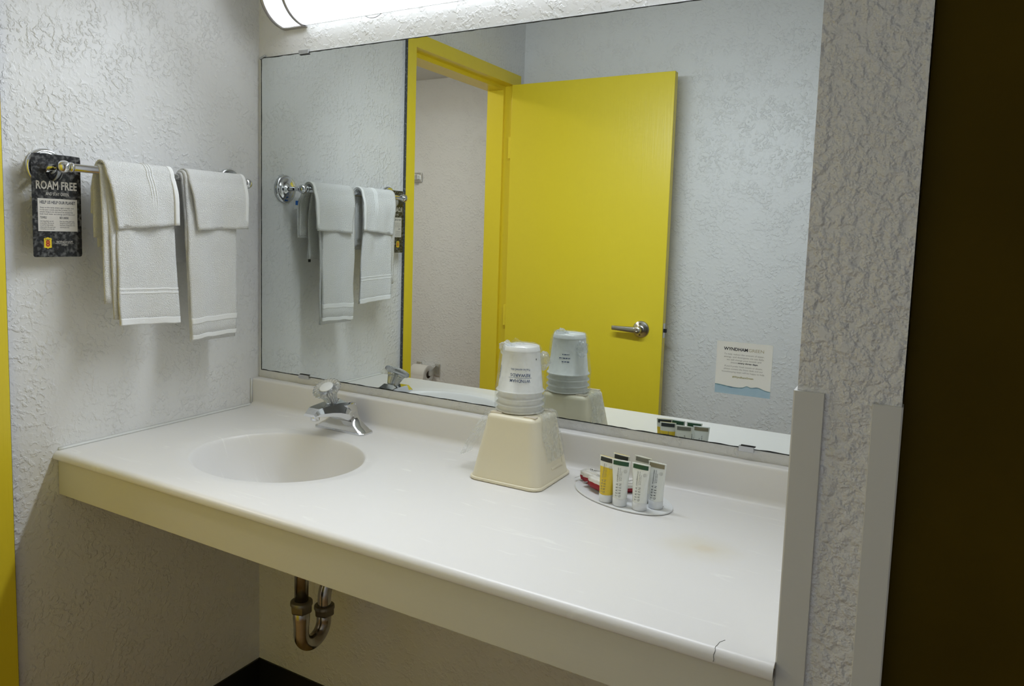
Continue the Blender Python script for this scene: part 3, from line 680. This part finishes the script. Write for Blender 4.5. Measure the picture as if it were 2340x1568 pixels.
for i, (a, b) in enumerate(outl):
    if (a, b) == (HY0, HZ1): outl[i] = (a + cr * .3, b - cr * .3)
    if (a, b) == (HY1, HZ1): outl[i] = (a - cr * .3, b - cr * .3)
loft([[Vector((HX + .0004, *p)) for p in hole], [Vector((HX + .0004, *p)) for p in outl], [Vector((HX - .0004, *p)) for p in outl], [Vector((HX - .0004, *p)) for p in hole], [Vector((HX + .0004, *p)) for p in hole]], False, True, bm, smooth=False)
low = [(HY0, HZ0 + .12), (HY0, HZ0 + cr), (HY0 + cr * .3, HZ0 + cr * .3), (HY0 + cr, HZ0), (HY1 - cr, HZ0), (HY1 - cr * .3, HZ0 + cr * .3), (HY1, HZ0 + cr), (HY1, HZ0 + .12)]
loft([[Vector((HX + s * .0004, *p)) for p in low] for s in (1, -1)], True, True, bm, smooth=False)
obj('card', bm, card_m, hc)
HM = lambda d: (lambda u, v: Vector((HX + .0004 + d, HY0 + u, HZ0 + v)))     # metres from the card's lower left
obj('text_panel', poly([(.0105, .0515), (.0900, .0515), (.0900, .1165), (.0105, .1165)], HM(.0001)), cream_m, hc)
obj('lettering', lettering([dict(text='ROAM FREE', size=.0225, u=.0490, v=.1420, width=.082, bold=.0006), dict(text='AND STAY GREEN', size=.0088, u=.0500, v=.1255, width=.046)], HM(.0002)), cream_m, hc)
P = lambda t, v, w, u=.0145, s=.0042, b=0.0: dict(text=t, u=u, v=v, size=s, width=w, align='LEFT', bold=b)
obj('lettering', lettering([P('HELP US HELP OUR PLANET', .1088, .0720, s=.0085, b=.0002),
    P('Sleep on the same sheets again tonight, and', .0985, .068), P("re-use your towels, just like at home. It's a", .0942, .064), P("simple thing to do and you'll be amazed by", .0899, .066), P("how much water and energy you'll help save!", .0856, .070),
    P('TOWELS', .0785, .013, s=.0062, b=.0001), P('BED LINENS', .0785, .018, u=.0535, s=.0062, b=.0001),
    P('Just hang them up and', .0715, .026), P('re-use them. We can do', .0676, .027), P('so too! For fresh towels,', .0637, .026), P('please place the used ones', .0598, .030), P('on the floor or in the tub.', .0559, .028),
    P("Don't do a thing, we'll make", .0715, .030, .0535), P('the bed for you! To get fresh', .0676, .031, .0535), P('bed linens, simply place this', .0637, .031, .0535), P('card on your bed.', .0598, .019, .0535)], HM(.0002)), ink_m, hc)
obj('logo_shield', poly([(.0205, .0195), (.0225, .0183), (.0260, .0180), (.0285, .0165), (.0310, .0180), (.0345, .0183), (.0365, .0195), (.0360, .0215), (.0360, .0345), (.0365, .0365), (.0345, .0378), (.0320, .0380), (.0285, .0395), (.0250, .0380), (.0225, .0378), (.0205, .0365), (.0210, .0345), (.0210, .0215)], HM(.0001)), logoy_m, hc)
obj('lettering', lettering([dict(text='8', size=.0175, u=.0285, v=.0265, width=.0085, bold=.0005)], HM(.0003)), logor_m, hc)
obj('lettering', lettering([dict(text='Super', size=.0058, u=.0285, v=.0352, width=.0110)], HM(.0003)), ink_m, hc)
obj('lettering', lettering([dict(text='WYNDHAM', size=.0062, u=.0620, v=.0300, width=.0330), dict(text='GREEN', size=.0038, u=.0620, v=.0240, width=.0140)], HM(.0002)), cream_m, hc)
obj('logo_rule', poly([(.0430, .0266), (.0810, .0266), (.0810, .0271), (.0430, .0271)], HM(.0002)), cream_m, hc)

# ------------------------------------------------------------------ upturned ivory bucket
HBX, HBY, HT = .8805, -.1245, .1305
bk = thing('ice_bucket', 'ivory square plastic bucket standing upside down beside the sink', 'bucket', (HBX, HBY, 0))
rs = []
for z, h, r in ((.001, .0765, .020), (.0085, .0755, .020), (.012, .0740, .019), (.060, .0655, .018), (.105, .0575, .017), (.1200, .0548, .0165)): rs.append(rrect(HBX, HBY, h, h, r, z))
for k in range(1, 7):
    a = PI / 2 * k / 6; rs.append(rrect(HBX, HBY, .0548 - .0095 * (1 - math.cos(a)), .0548 - .0095 * (1 - math.cos(a)), .0165 - .006 * (1 - math.cos(a)), .1200 + .0100 * math.sin(a)))
obj('bucket_body', loft(rs), ivory_m, bk)
bm = bmesh.new(); loft([rrect(HBX, HBY, .0765 + .0026 * math.sin(2 * PI * k / 10), .0765 + .0026 * math.sin(2 * PI * k / 10), .021, .0035 + .0033 * math.cos(2 * PI * k / 10)) for k in range(11)], False, True, bm); obj('rolled_rim', bm, ivory_m, bk)
for sx, sy_ in ((-1, -1), (1, -1), (-1, 1), (1, 1)):
    cx, cy = HBX + sx * .037, HBY + sy_ * .037
    obj('foot_pad', bevelled(cx - .0125, cx + .0125, cy - .0065, cy + .0065, HT - .001, HT + .0014, .0005), pad_m, bk)
# moulded step on the right face
def right_face(y, z, d): return Vector((HBX + .0740 + (.0655 - .0740) * (z - .012) / .048 + d if z < .06 else HBX + .0655 + (.0548 - .0655) * (z - .06) / .06 + d, y, z))
bm = bmesh.new(); loft([[right_face(y, .027, -.002), right_face(y, .0266, .0011), right_face(y, .0295, .0004), right_face(y, .0300, -.002)] for y in (-.132, -.1, -.082)], True, True, bm, smooth=False)
loft([[right_face(-.0835, z, -.002), right_face(-.0835, z, .0009), right_face(-.0810, z, .0006), right_face(-.0808, z, -.002)] for z in (.0275, .045, .06, .085)], True, True, bm, smooth=False)
obj('moulded_step', bm, ivory_m, bk)

# stack of four upturned cups -------------------------------------------------
CUX, CUY = .8702, -.1170
cup_z = [HT + .0006, HT + .0134, HT + .0266, HT + .0398]
CUPH = .0915
def cup_profile(z):
    return [(.0445, z + .0005), (.0470, z), (.0488, z + .0018), (.0474, z + .0038), (.0450, z + .0042), (.0372, z + CUPH - .012), (.0370, z + CUPH - .0105), (.0376, z + CUPH - .0095), (.0366, z + CUPH - .008),
            (.0352, z + CUPH - .0005), (.0343, z + CUPH), (.0338, z + CUPH - .0012), (.0335, z + CUPH - .0045), (0, z + CUPH - .0045)]
clabels = ['bottom cup of the wrapped stack, its rim resting on the ivory bucket', 'second white paper cup up from the bucket in the wrapped stack', 'third white paper cup up from the bucket in the wrapped stack', 'topmost white paper cup of the stack with blue upside-down lettering']
cam_a = math.atan2(-1.4184 - CUY, 1.5421 - CUX)
for i, z in enumerate(cup_z):
    c = thing('paper_cup', clabels[i], 'cup', (CUX, CUY, z), 'stacked paper cups')
    prof = cup_profile(z)
    if i < 3: prof = prof[:4] + [(.0450, z + .0042), (.0442, z + .0070), (.0436, z + .0125)]
    obj('cup_body', lathe(prof, 56, Matrix.Translation((CUX, CUY, 0))), cup_m, c)
    if i == 3:
        def cm(a0):
            def f(u, v):
                zz = z + .0038 + v; r = .0452 + (.0372 - .0452) * v / (CUPH - .0158) + .0003
                a = a0 + u / r; return Vector((CUX + r * math.cos(a), CUY + r * math.sin(a), zz))
            return f
        f0 = cm(cam_a - .03)
        obj('lettering', lettering([dict(text='WYNDHAM', size=.0086, u=0, v=.0235, width=.0410, rot=PI, bold=.0001), dict(text='REWARDS', size=.0086, u=0, v=.0345, width=.0400, rot=PI, bold=.0001), dict(text="You've earned this.", size=.0068, u=0, v=.0450, width=.0400, rot=PI)], f0), inkblue_m, c)
        bm = bmesh.new(); grid(12, 1, lambda a, b: f0(-.0235 + .047 * a, .0286 + .0006 * b), bm, False); obj('lettering_rule', bm, inkblue_m, c)
        f1 = cm(cam_a - 1.36)
        obj('small_print', small_print([(0, .035, .028, .0022, PI / 2), (.0030, .035, .024, .0012, PI / 2)], f1), inkblue_m, c)
        f2 = cm(cam_a + PI - .55 - .1)
        obj('small_print', small_print([(-.003, .0285, .017, .0022, PI), (-.001, .0365, .026, .0024, PI), (-.003, .0445, .016, .0022, PI)], f2, seed=5), inkblue_m, c)
        f3 = cm(cam_a + PI + .62)
        obj('small_print', small_print([(0, .036, .040, .0016, PI / 2), (.0026, .036, .030, .0014, PI / 2)], f3, seed=8), inkgrey_m, c)
        bm = bmesh.new(); poly([(.0026 * math.cos(k * PI / 8), .066 + .0026 * math.sin(k * PI / 8)) for k in range(16)], f3, bm); obj('print_dot', bm, inkblue_m, c)
        f4 = cm(cam_a + .86); bm = bmesh.new(); poly([(.0018 * math.cos(k * PI / 8), .064 + .0018 * math.sin(k * PI / 8)) for k in range(16)], f4, bm); obj('print_dot', bm, inkgrey_m, c)

# the clear plastic sleeve round the cups -------------------------------------
ZTOP = cup_z[3] + CUPH
fb = thing('plastic_sleeve', 'crumpled clear plastic sleeve wrapped around the stack of cups', 'plastic wrap', (CUX, CUY, HT))
def crk(p, s, a): return Vector((noise.noise(p * s), noise.noise(p * s + Vector((7, 0, 0))), noise.noise(p * s + Vector((0, 9, 0))))) * a
prof = [(.0508, HT + .004), (.0508, HT + .020), (.0505, HT + .036), (.0506, HT + .046), (.0478, HT + .060), (.0462, HT + .080), (.0448, HT + .100), (.0432, HT + .116), (.0400, ZTOP - .006), (.0362, ZTOP + .002), (.026, ZTOP + .0030), (.012, ZTOP + .0026), (.002, ZTOP + .0025)]
bm = bmesh.new(); nn = 84; rings = []
for r, z in prof:
    ring = []
    for k in range(nn):
        a = 2 * PI * k / nn; q = Vector((math.cos(a) * 1.4, math.sin(a) * 1.4, z * 22))
        grow = 1 + max(0, noise.noise(q)) * .075 * min(1, max(0, (z - HT - .03) / .03)) + abs(noise.noise(q * 2.6)) * .022
        if r < .03: grow = 1
        ring.append(Vector((CUX + r * grow * math.cos(a), CUY + r * grow * math.sin(a), z + (noise.noise(q * 1.7 + Vector((4, 4, 4))) * .0016 if z > ZTOP - .01 else 0))))
    rings.append(ring)
loft(rings, False, True, bm); obj('sleeve_wall', bm, film_m, fb)
def blob(c, rad, seed):
    bm = bmesh.new(); bmesh.ops.create_icosphere(bm, subdivisions=4, radius=1.0)
    for v in bm.verts:
        d = v.co.copy(); k = 1 + .34 * noise.noise(d * 1.8 + Vector((seed, 0, 0))) + .30 * abs(noise.noise(d * 3.2 + Vector((seed, 3, 0)))) + .14 * noise.noise(d * 7 + Vector((seed, 6, 0)))
        v.co = Vector(c) + Vector((d.x * rad[0], d.y * rad[1], d.z * rad[2])) * k
    for f in bm.faces: f.smooth = True
    return bm
ca, sa = math.cos(cam_a + PI / 2), math.sin(cam_a + PI / 2)      # screen-right direction round the cup
obj('gathered_end', blob((CUX - .030 * ca, CUY - .030 * sa, ZTOP - .006), (.0135, .0135, .0115), 1), film3_m, fb)
obj('gathered_end', blob((CUX + .0455 * ca, CUY + .0455 * sa, ZTOP - .030), (.0110, .0110, .0165), 5), film3_m, fb)
bm = grid(20, 6, lambda u, v: Vector((CUX - .012 - .014 * v, CUY + .005 + .012 * v, ZTOP + .002)) + Vector((u * .02 - .01, .01 * u, .007 * math.sin(u * PI) * v + .004 * noise.noise(Vector((u * 5, v * 4, 0)))))); obj('top_crease', bm, film_m, fb)
def hang_r(u, v):
    """loose end lying over the bucket's right shoulder and down its side; u across, v down"""
    y = -.156 + .078 * u + .004 * math.sin(9 * v)
    L = v * .125
    if L < .032: x, z = HBX + .012 + L, HT + .0022
    elif L < .048:
        a = (L - .032) / .016 * PI / 2; x, z = HBX + .0445 + .0125 * math.sin(a), HT + .0022 - .0125 * (1 - math.cos(a))
    else:
        d = L - .048; z = HT - .0103 - d; x = HBX + .0572 + d * .17
    pleat = .0022 * abs(math.sin(u * 11 + .6 * math.sin(v * 5))) + .0014 * noise.noise(Vector((u * 9, v * 9, 1)))
    y += (.5 - u) * .030 * max(0, 1 - v * 1.8)
    return Vector((x + max(0, pleat) + .0008, y, z + (max(0, pleat) if L < .04 else 0)))
obj('loose_end', grid(64, 48, hang_r), film2_m, fb)
def hang_l(u, v):
    y = -.150 + .062 * u * (1 - .5 * max(0, v - .6)); L = v * .115
    if L < .020: x, z = HBX - .022 - L * 1.1, HT + .0022
    else:
        d = (L - .020); q = d / .095; x = HBX - .056 - .072 * q ** .8; z = HT - .002 - .104 * q ** 1.25
    return Vector((x + .003 * noise.noise(Vector((u * 7, v * 7, 4))) - .0008, y + .004 * noise.noise(Vector((u * 4, v * 9, 8))), max(z + .002 * noise.noise(Vector((u * 8, v * 8, 2))), .0015)))
obj('loose_end', grid(36, 44, hang_l), film2_m, fb)

# ------------------------------------------------------------------ toiletries tray
TCX, TCY, TA, TB, TTH = 1.0945, -.1255, .1060, .0640, math.radians(-22)
def tray_pt(t, a, z): 
    x, y = TA * t * math.cos(a), TB * t * math.sin(a); return Vector((TCX + x * math.cos(TTH) - y * math.sin(TTH), TCY + x * math.sin(TTH) + y * math.cos(TTH), z))
tray = thing('toiletries_tray', 'thin oval white card tray holding soaps and small tubes', 'tray', (TCX, TCY, 0))
obj('tray_card', loft([[tray_pt(t, 2 * PI * k / 72, z) for k in range(72)] for t, z in ((.985, .0006), (.997, .0012), (1.0, .0022), (.996, .0032), (.985, .0036))]), white_m, tray)
TZ = .0036
obj('small_print', small_print([(0, 0, .006, .0026, -.3), (.003, -.004, .004, .002, -.3), (.030, -.003, .005, .0024, -.3)], lambda u, v: Vector((1.1458 + u, -.1378 + v, TZ + .0002)), seed=3), ink_m, tray)

def tube_bottle(name, label, x, y, rot, body_m, top_m, band_m, word, ink, fill=None):
    t = thing(name, label, 'tube', (x, y, TZ), 'toiletry tubes on the tray')
    c, s = math.cos(rot), math.sin(rot)
    def W(p): return Vector((x + p[0] * c - p[1] * s, y + p[0] * s + p[1] * c, TZ + p[2]))
    H, r0, wtop, nseg = .0820, .0126, .0172, 40
    def sec(z, e=0.0):
        q = max(0, (z - .016) / (H - .016)); q2 = q ** 1.15
        hx = r0 + (wtop - r0) * q2; hy = r0 * (1 - q2) ** .75 if q < 1 else 0; hy = max(hy, .0011)
        return hx + e, hy + e
    zs = [.0145, .018, .024, .032, .040, .048, .056, .0635, .070, .0735, .0745, .0800, H]
    bm = bmesh.new(); prev = None
    for z in zs:
        hx, hy = sec(z); ring = [bm.verts.new(W((hx * math.cos(2 * PI * k / nseg), hy * math.sin(2 * PI * k / nseg), z))) for k in range(nseg)]
        if prev:
            for k in range(nseg):
                f = bm.faces.new((prev[k], prev[(k + 1) % nseg], ring[(k + 1) % nseg], ring[k])); f.smooth = True
                f.material_index = 1 if z > .0640 else 0
        prev = ring
    bm.faces.new(prev)
    obj('tube_body', bm, [body_m, top_m], t)
    obj('cap', lathe([(0, .0002), (.0118, .0002), (.0128, .0012), (.0130, .0140), (.0122, .0148), (0, .0148)], 36, Matrix.Translation((x, y, TZ))), capw_m, t)
    bm = bmesh.new()
    for sgn in (1, -1):
        grid(16, 3, lambda u, v: W((( -1 + 2 * u) * .0142, -sgn * (sec(.0728 + .0072 * v)[1] * math.sqrt(max(0, 1 - ((-1 + 2 * u) * .0142 / sec(.0728 + .0072 * v)[0]) ** 2)) + .0004), .0728 + .0072 * v)), bm)
    obj('crimp_band', bm, band_m, t)
    def face(sgn, e=.0004):
        def f(u, v):
            hx, hy = sec(v); k = max(0, 1 - (u / hx) ** 2); return W((sgn * u, -sgn * (hy * math.sqrt(k) + e), v))
        return f
    F = face(1); Q = PI / 2
    obj('lettering', lettering([dict(text='T E R R A', size=.0058, u=-.0030, v=.0300, width=.0235, rot=Q), dict(text='G R E E N', size=.0058, u=.0028, v=.0300, width=.0235, rot=Q)], F), ink, t)
    obj('lettering', lettering([dict(text=word, size=.0046, u=-.0036, v=.0570, width=.0250, rot=Q), dict(text='enriched with white tea', size=.0026, u=.0004, v=.0575, width=.0230, rot=Q), dict(text='30 ml / 1.0 fl oz', size=.0026, u=.0032, v=.0550, width=.0160, rot=Q)], F), ink, t)
    bm = bmesh.new(); seal = face(1, .0005); m_ = 24
    for k in range(m_):
        a0, a1 = 2 * PI * k / m_, 2 * PI * (k + 1) / m_
        for ra, rb in ((.0026, .0029), (.0012, .0015)): bm.faces.new([bm.verts.new(seal(.0094 + r * math.cos(a), .0640 + r * math.sin(a))) for r, a in ((ra, a0), (rb, a0), (rb, a1), (ra, a1))])
    obj('seal_print', bm, inksoft_m, t)
    B = face(-1); bm = bmesh.new()
    for sx_, h in ((-.007, .030), (-.002, .040), (.003, .034), (.0075, .027)):
        for j in range(9):
            z0 = .024 + h * j / 9; w_ = .0030 * (1 - j / 11)
            for sg in (-1, 1): bm.faces.new([bm.verts.new(B(sx_ + a, z0 + b)) for a, b in ((0, 0), (sg * w_, .0030), (sg * w_ * .7, .0046), (0, .0016))])
    obj('plant_print', bm, inkgrey_m, t)
    return t
tube_bottle('toiletry_tube', 'yellow shampoo tube with a black top band, frontmost left on the oval tray', 1.0810, -.1725, -.26, tubeyel_m, tubeclear_m, kblack_m, 'conditioning shampoo', inkgrey_m)
tube_bottle('toiletry_tube', 'second black-banded shampoo tube, behind the front yellow tube', 1.0970, -.1440, -.20, tubeyel_m, tubeclear_m, kblack_m, 'conditioning shampoo', inkgrey_m)
tube_bottle('toiletry_tube', 'white conditioner tube with a green top band, next to the yellow tube', 1.1085, -.1775, .04, tube_m, tube_m, kgreen_m, 'conditioner', inkgrey_m)
tube_bottle('toiletry_tube', 'white conditioner tube with a green top band, nearest the tray front edge', 1.1450, -.1775, -.08, tube_m, tube_m, kgreen_m, 'conditioner', inkgrey_m)
tube_bottle('toiletry_tube', 'tube with a grey top band, standing behind the green-banded conditioner tubes', 1.1345, -.1340, -.20, tubeclear_m, tubeclear_m, kgrey_m, 'moisturizer', inkgrey_m)
tube_bottle('toiletry_tube', 'white moisturizer tube with an olive top band, rightmost on the tray', 1.1665, -.1525, -.14, tube_m, tube_m, kolive_m, 'moisturizer', ink_m)

# wrapped soaps ---------------------------------------------------------------
def soap(label, pos, rz, tilt, size, seed):
    t = thing('soap_bar', label, 'soap', pos, 'wrapped soaps on the tray')
    M = Matrix.Translation(Vector(pos)) @ Matrix.Rotation(rz, 4, 'Z') @ Matrix.Rotation(tilt, 4, 'X')
    lx, ly, lz = size
    bm = bmesh.new(); bmesh.ops.create_cube(bm, size=1.0); bmesh.ops.bevel(bm, geom=bm.edges[:], offset=.16, segments=3, affect='EDGES')
    bmesh.ops.subdivide_edges(bm, edges=[e for e in bm.edges if e.calc_length() > .3], cuts=5, use_grid_fill=True)
    for v in bm.verts:
        d = v.co.copy(); k = noise.noise(d * 4 + Vector((seed, 0, 0))) * .06 + noise.noise(d * 9 + Vector((seed, 4, 0))) * .025
        v.co = M @ Vector((d.x * lx * (1 + k), d.y * ly * (1 + k), (d.z + .5) * lz * (1 + k * 2)))
    Mi = M.inverted()
    for f in bm.faces:
        f.smooth = True; c = Mi @ f.calc_center_median(); f.material_index = 1 if c.z < lz * .50 and c.y < -ly * .22 else 0
    obj('soap_wrapper', bm, [soapw_m, red_m], t)
    for sg in (-1, 1):
        def fin(u, v): return M @ Vector((sg * (lx * .47 + u * .0160), (v - .5) * ly * (.66 - .12 * math.sin(PI * u)), max(.0008 - (M.translation.z - pos[2]), lz * .42 * (1 - u * .8) + .0009 * math.sin(v * 40) * u)))
        fb_ = bmesh.new(); grid(6, 18, fin, fb_); obj('end_seal', fb_, film_white, t)
    obj('small_print', small_print([(0, .002, lx * .55, .0022, 0), (-.003, -.005, lx * .25, .0014, 0)], lambda u, v: M @ Vector((u, v, lz * 1.03 + .0004)), seed=seed), ink_m, t)
    return t
film_white = mat('seal_film', (0.80, 0.78, 0.75), 0.2)
soap('white wrapped soap bar at the back left of the tray', (1.0290, -.0950, TZ + .0012), math.radians(-14), 0.0, (.056, .032, .023), 3)
soap('white soap bar with red wrapper underside, leaning beside the yellow tube', (1.0525, -.1340, TZ + .0045), math.radians(-26), -.16, (.047, .029, .023), 11)
soap('red and white wrapped soap bar mostly hidden behind the tubes', (1.0960, -.1010, TZ + .0012), math.radians(38), 0.0, (.044, .027, .018), 21)

# ------------------------------------------------------------------ bathroom fittings seen in the mirror, plus an added unseen lamp
bath_chrome_m = mat('worn_chrome', (0.74, 0.74, 0.72), 0.3, 0.85)
tp = thing('paper_holder', 'chrome toilet paper holder on the bathroom wall seen in the mirror', 'paper holder', (-.80, BATHY, -.29))
RZ, RY = -.300, BATHY + .066
for sx_ in (-.7285, -.8885):
    bx0 = sx_ - .026 if sx_ > -.8 else sx_
    pl_ = obj('bracket_plate', bevelled(sx_ - .034 if sx_ > -.8 else sx_, sx_ if sx_ > -.8 else sx_ + .034, BATHY, BATHY + .008, -.322, -.250, .003), bath_chrome_m, tp)
    xx = sx_ - .030 if sx_ > -.8 else sx_ + .030
    bm = loft([[Vector((xx + a, y, z + b)) for a, b in ((-.0045, -h), (.0045, -h), (.0045, h), (-.0045, h))] for y, z, h in ((BATHY + .004, -.286, .026), (BATHY + .03, -.290, .018), (BATHY + .062, -.300, .013), (BATHY + .074, -.300, .010))], smooth=False)
    obj('bracket_arm', bm, bath_chrome_m, pl_)
roll = thing('toilet_roll', 'white toilet paper roll on the chrome holder seen in the mirror', 'toilet roll', (-.81, RY, RZ - .052))
Mr = axis_m((-.861, RY, RZ - .006), (1, 0, 0))
obj('paper', lathe([(.021, 0), (.050, 0), (.052, .002), (.052, .096), (.050, .098), (.021, .098), (.021, 0)], 44, Mr), tissue_m, roll)
obj('core', lathe([(.0205, .001), (.0205, .097)], 28, Mr), mat('cardboard', (.20, .15, .10), .9), roll)
bm = bmesh.new(); grid(6, 8, lambda u, v: Vector((-.861 + .098 * u, RY + .0525 + .003 * math.sin(v * 2), RZ - .006 - .05 * v * (1 - .35 * u))), bm); obj('loose_sheet', bm, tissue_m, roll)
b2 = thing('bathroom_towel_rail', 'chrome square bracket of a rail on the bathroom wall seen in the mirror', 'towel rail', (-.92, BATHY, .783))
obj('square_plate', bevelled(-.934, -.876, BATHY, BATHY + .012, .757, .809, .004), bath_chrome_m, b2)
obj('post', bevelled(-.920, -.892, BATHY + .010, BATHY + .050, .768, .798, .004), bath_chrome_m, b2)
obj('rail', tube([(-.895, BATHY + .045, .783), (-1.45, BATHY + .045, .783)], .008, 16), bath_chrome_m, b2)
obj('square_plate', bevelled(-1.48, -1.42, BATHY, BATHY + .012, .757, .809, .004), bath_chrome_m, b2)

cl = thing('added_bath_light', 'round flush ceiling light added out of view to brighten the bathroom', 'light', (-.75, -1.0, BATHC - .06))  # added lamp, never in view, lifts the light level in the bathroom
obj('base_ring', lathe([(0, 0), (.15, 0), (.15, -.02), (.14, -.022), (.14, -.004), (0, -.004)], 40, Matrix.Translation((-.75, -1.0, BATHC))), satin_m, cl)
warm_m, wnt, wb = nodes_of('added_warm_diffuser')
wb.inputs['Base Color'].default_value = (0.9, 0.9, 0.9, 1); wb.inputs['Emission Color'].default_value = (1.0, 0.945, 0.84, 1); wb.inputs['Emission Strength'].default_value = 20.0
obj('glass_bowl', lathe([(.139, -.021), (.13, -.038), (.10, -.052), (.05, -.059), (0, -.060)], 40, Matrix.Translation((-.75, -1.0, BATHC))), warm_m, cl)

for o in bpy.data.objects:
    if o.name.split('.')[0] == 'small_print': o['kind'] = 'stuff'       # marks too small to read or pick apart
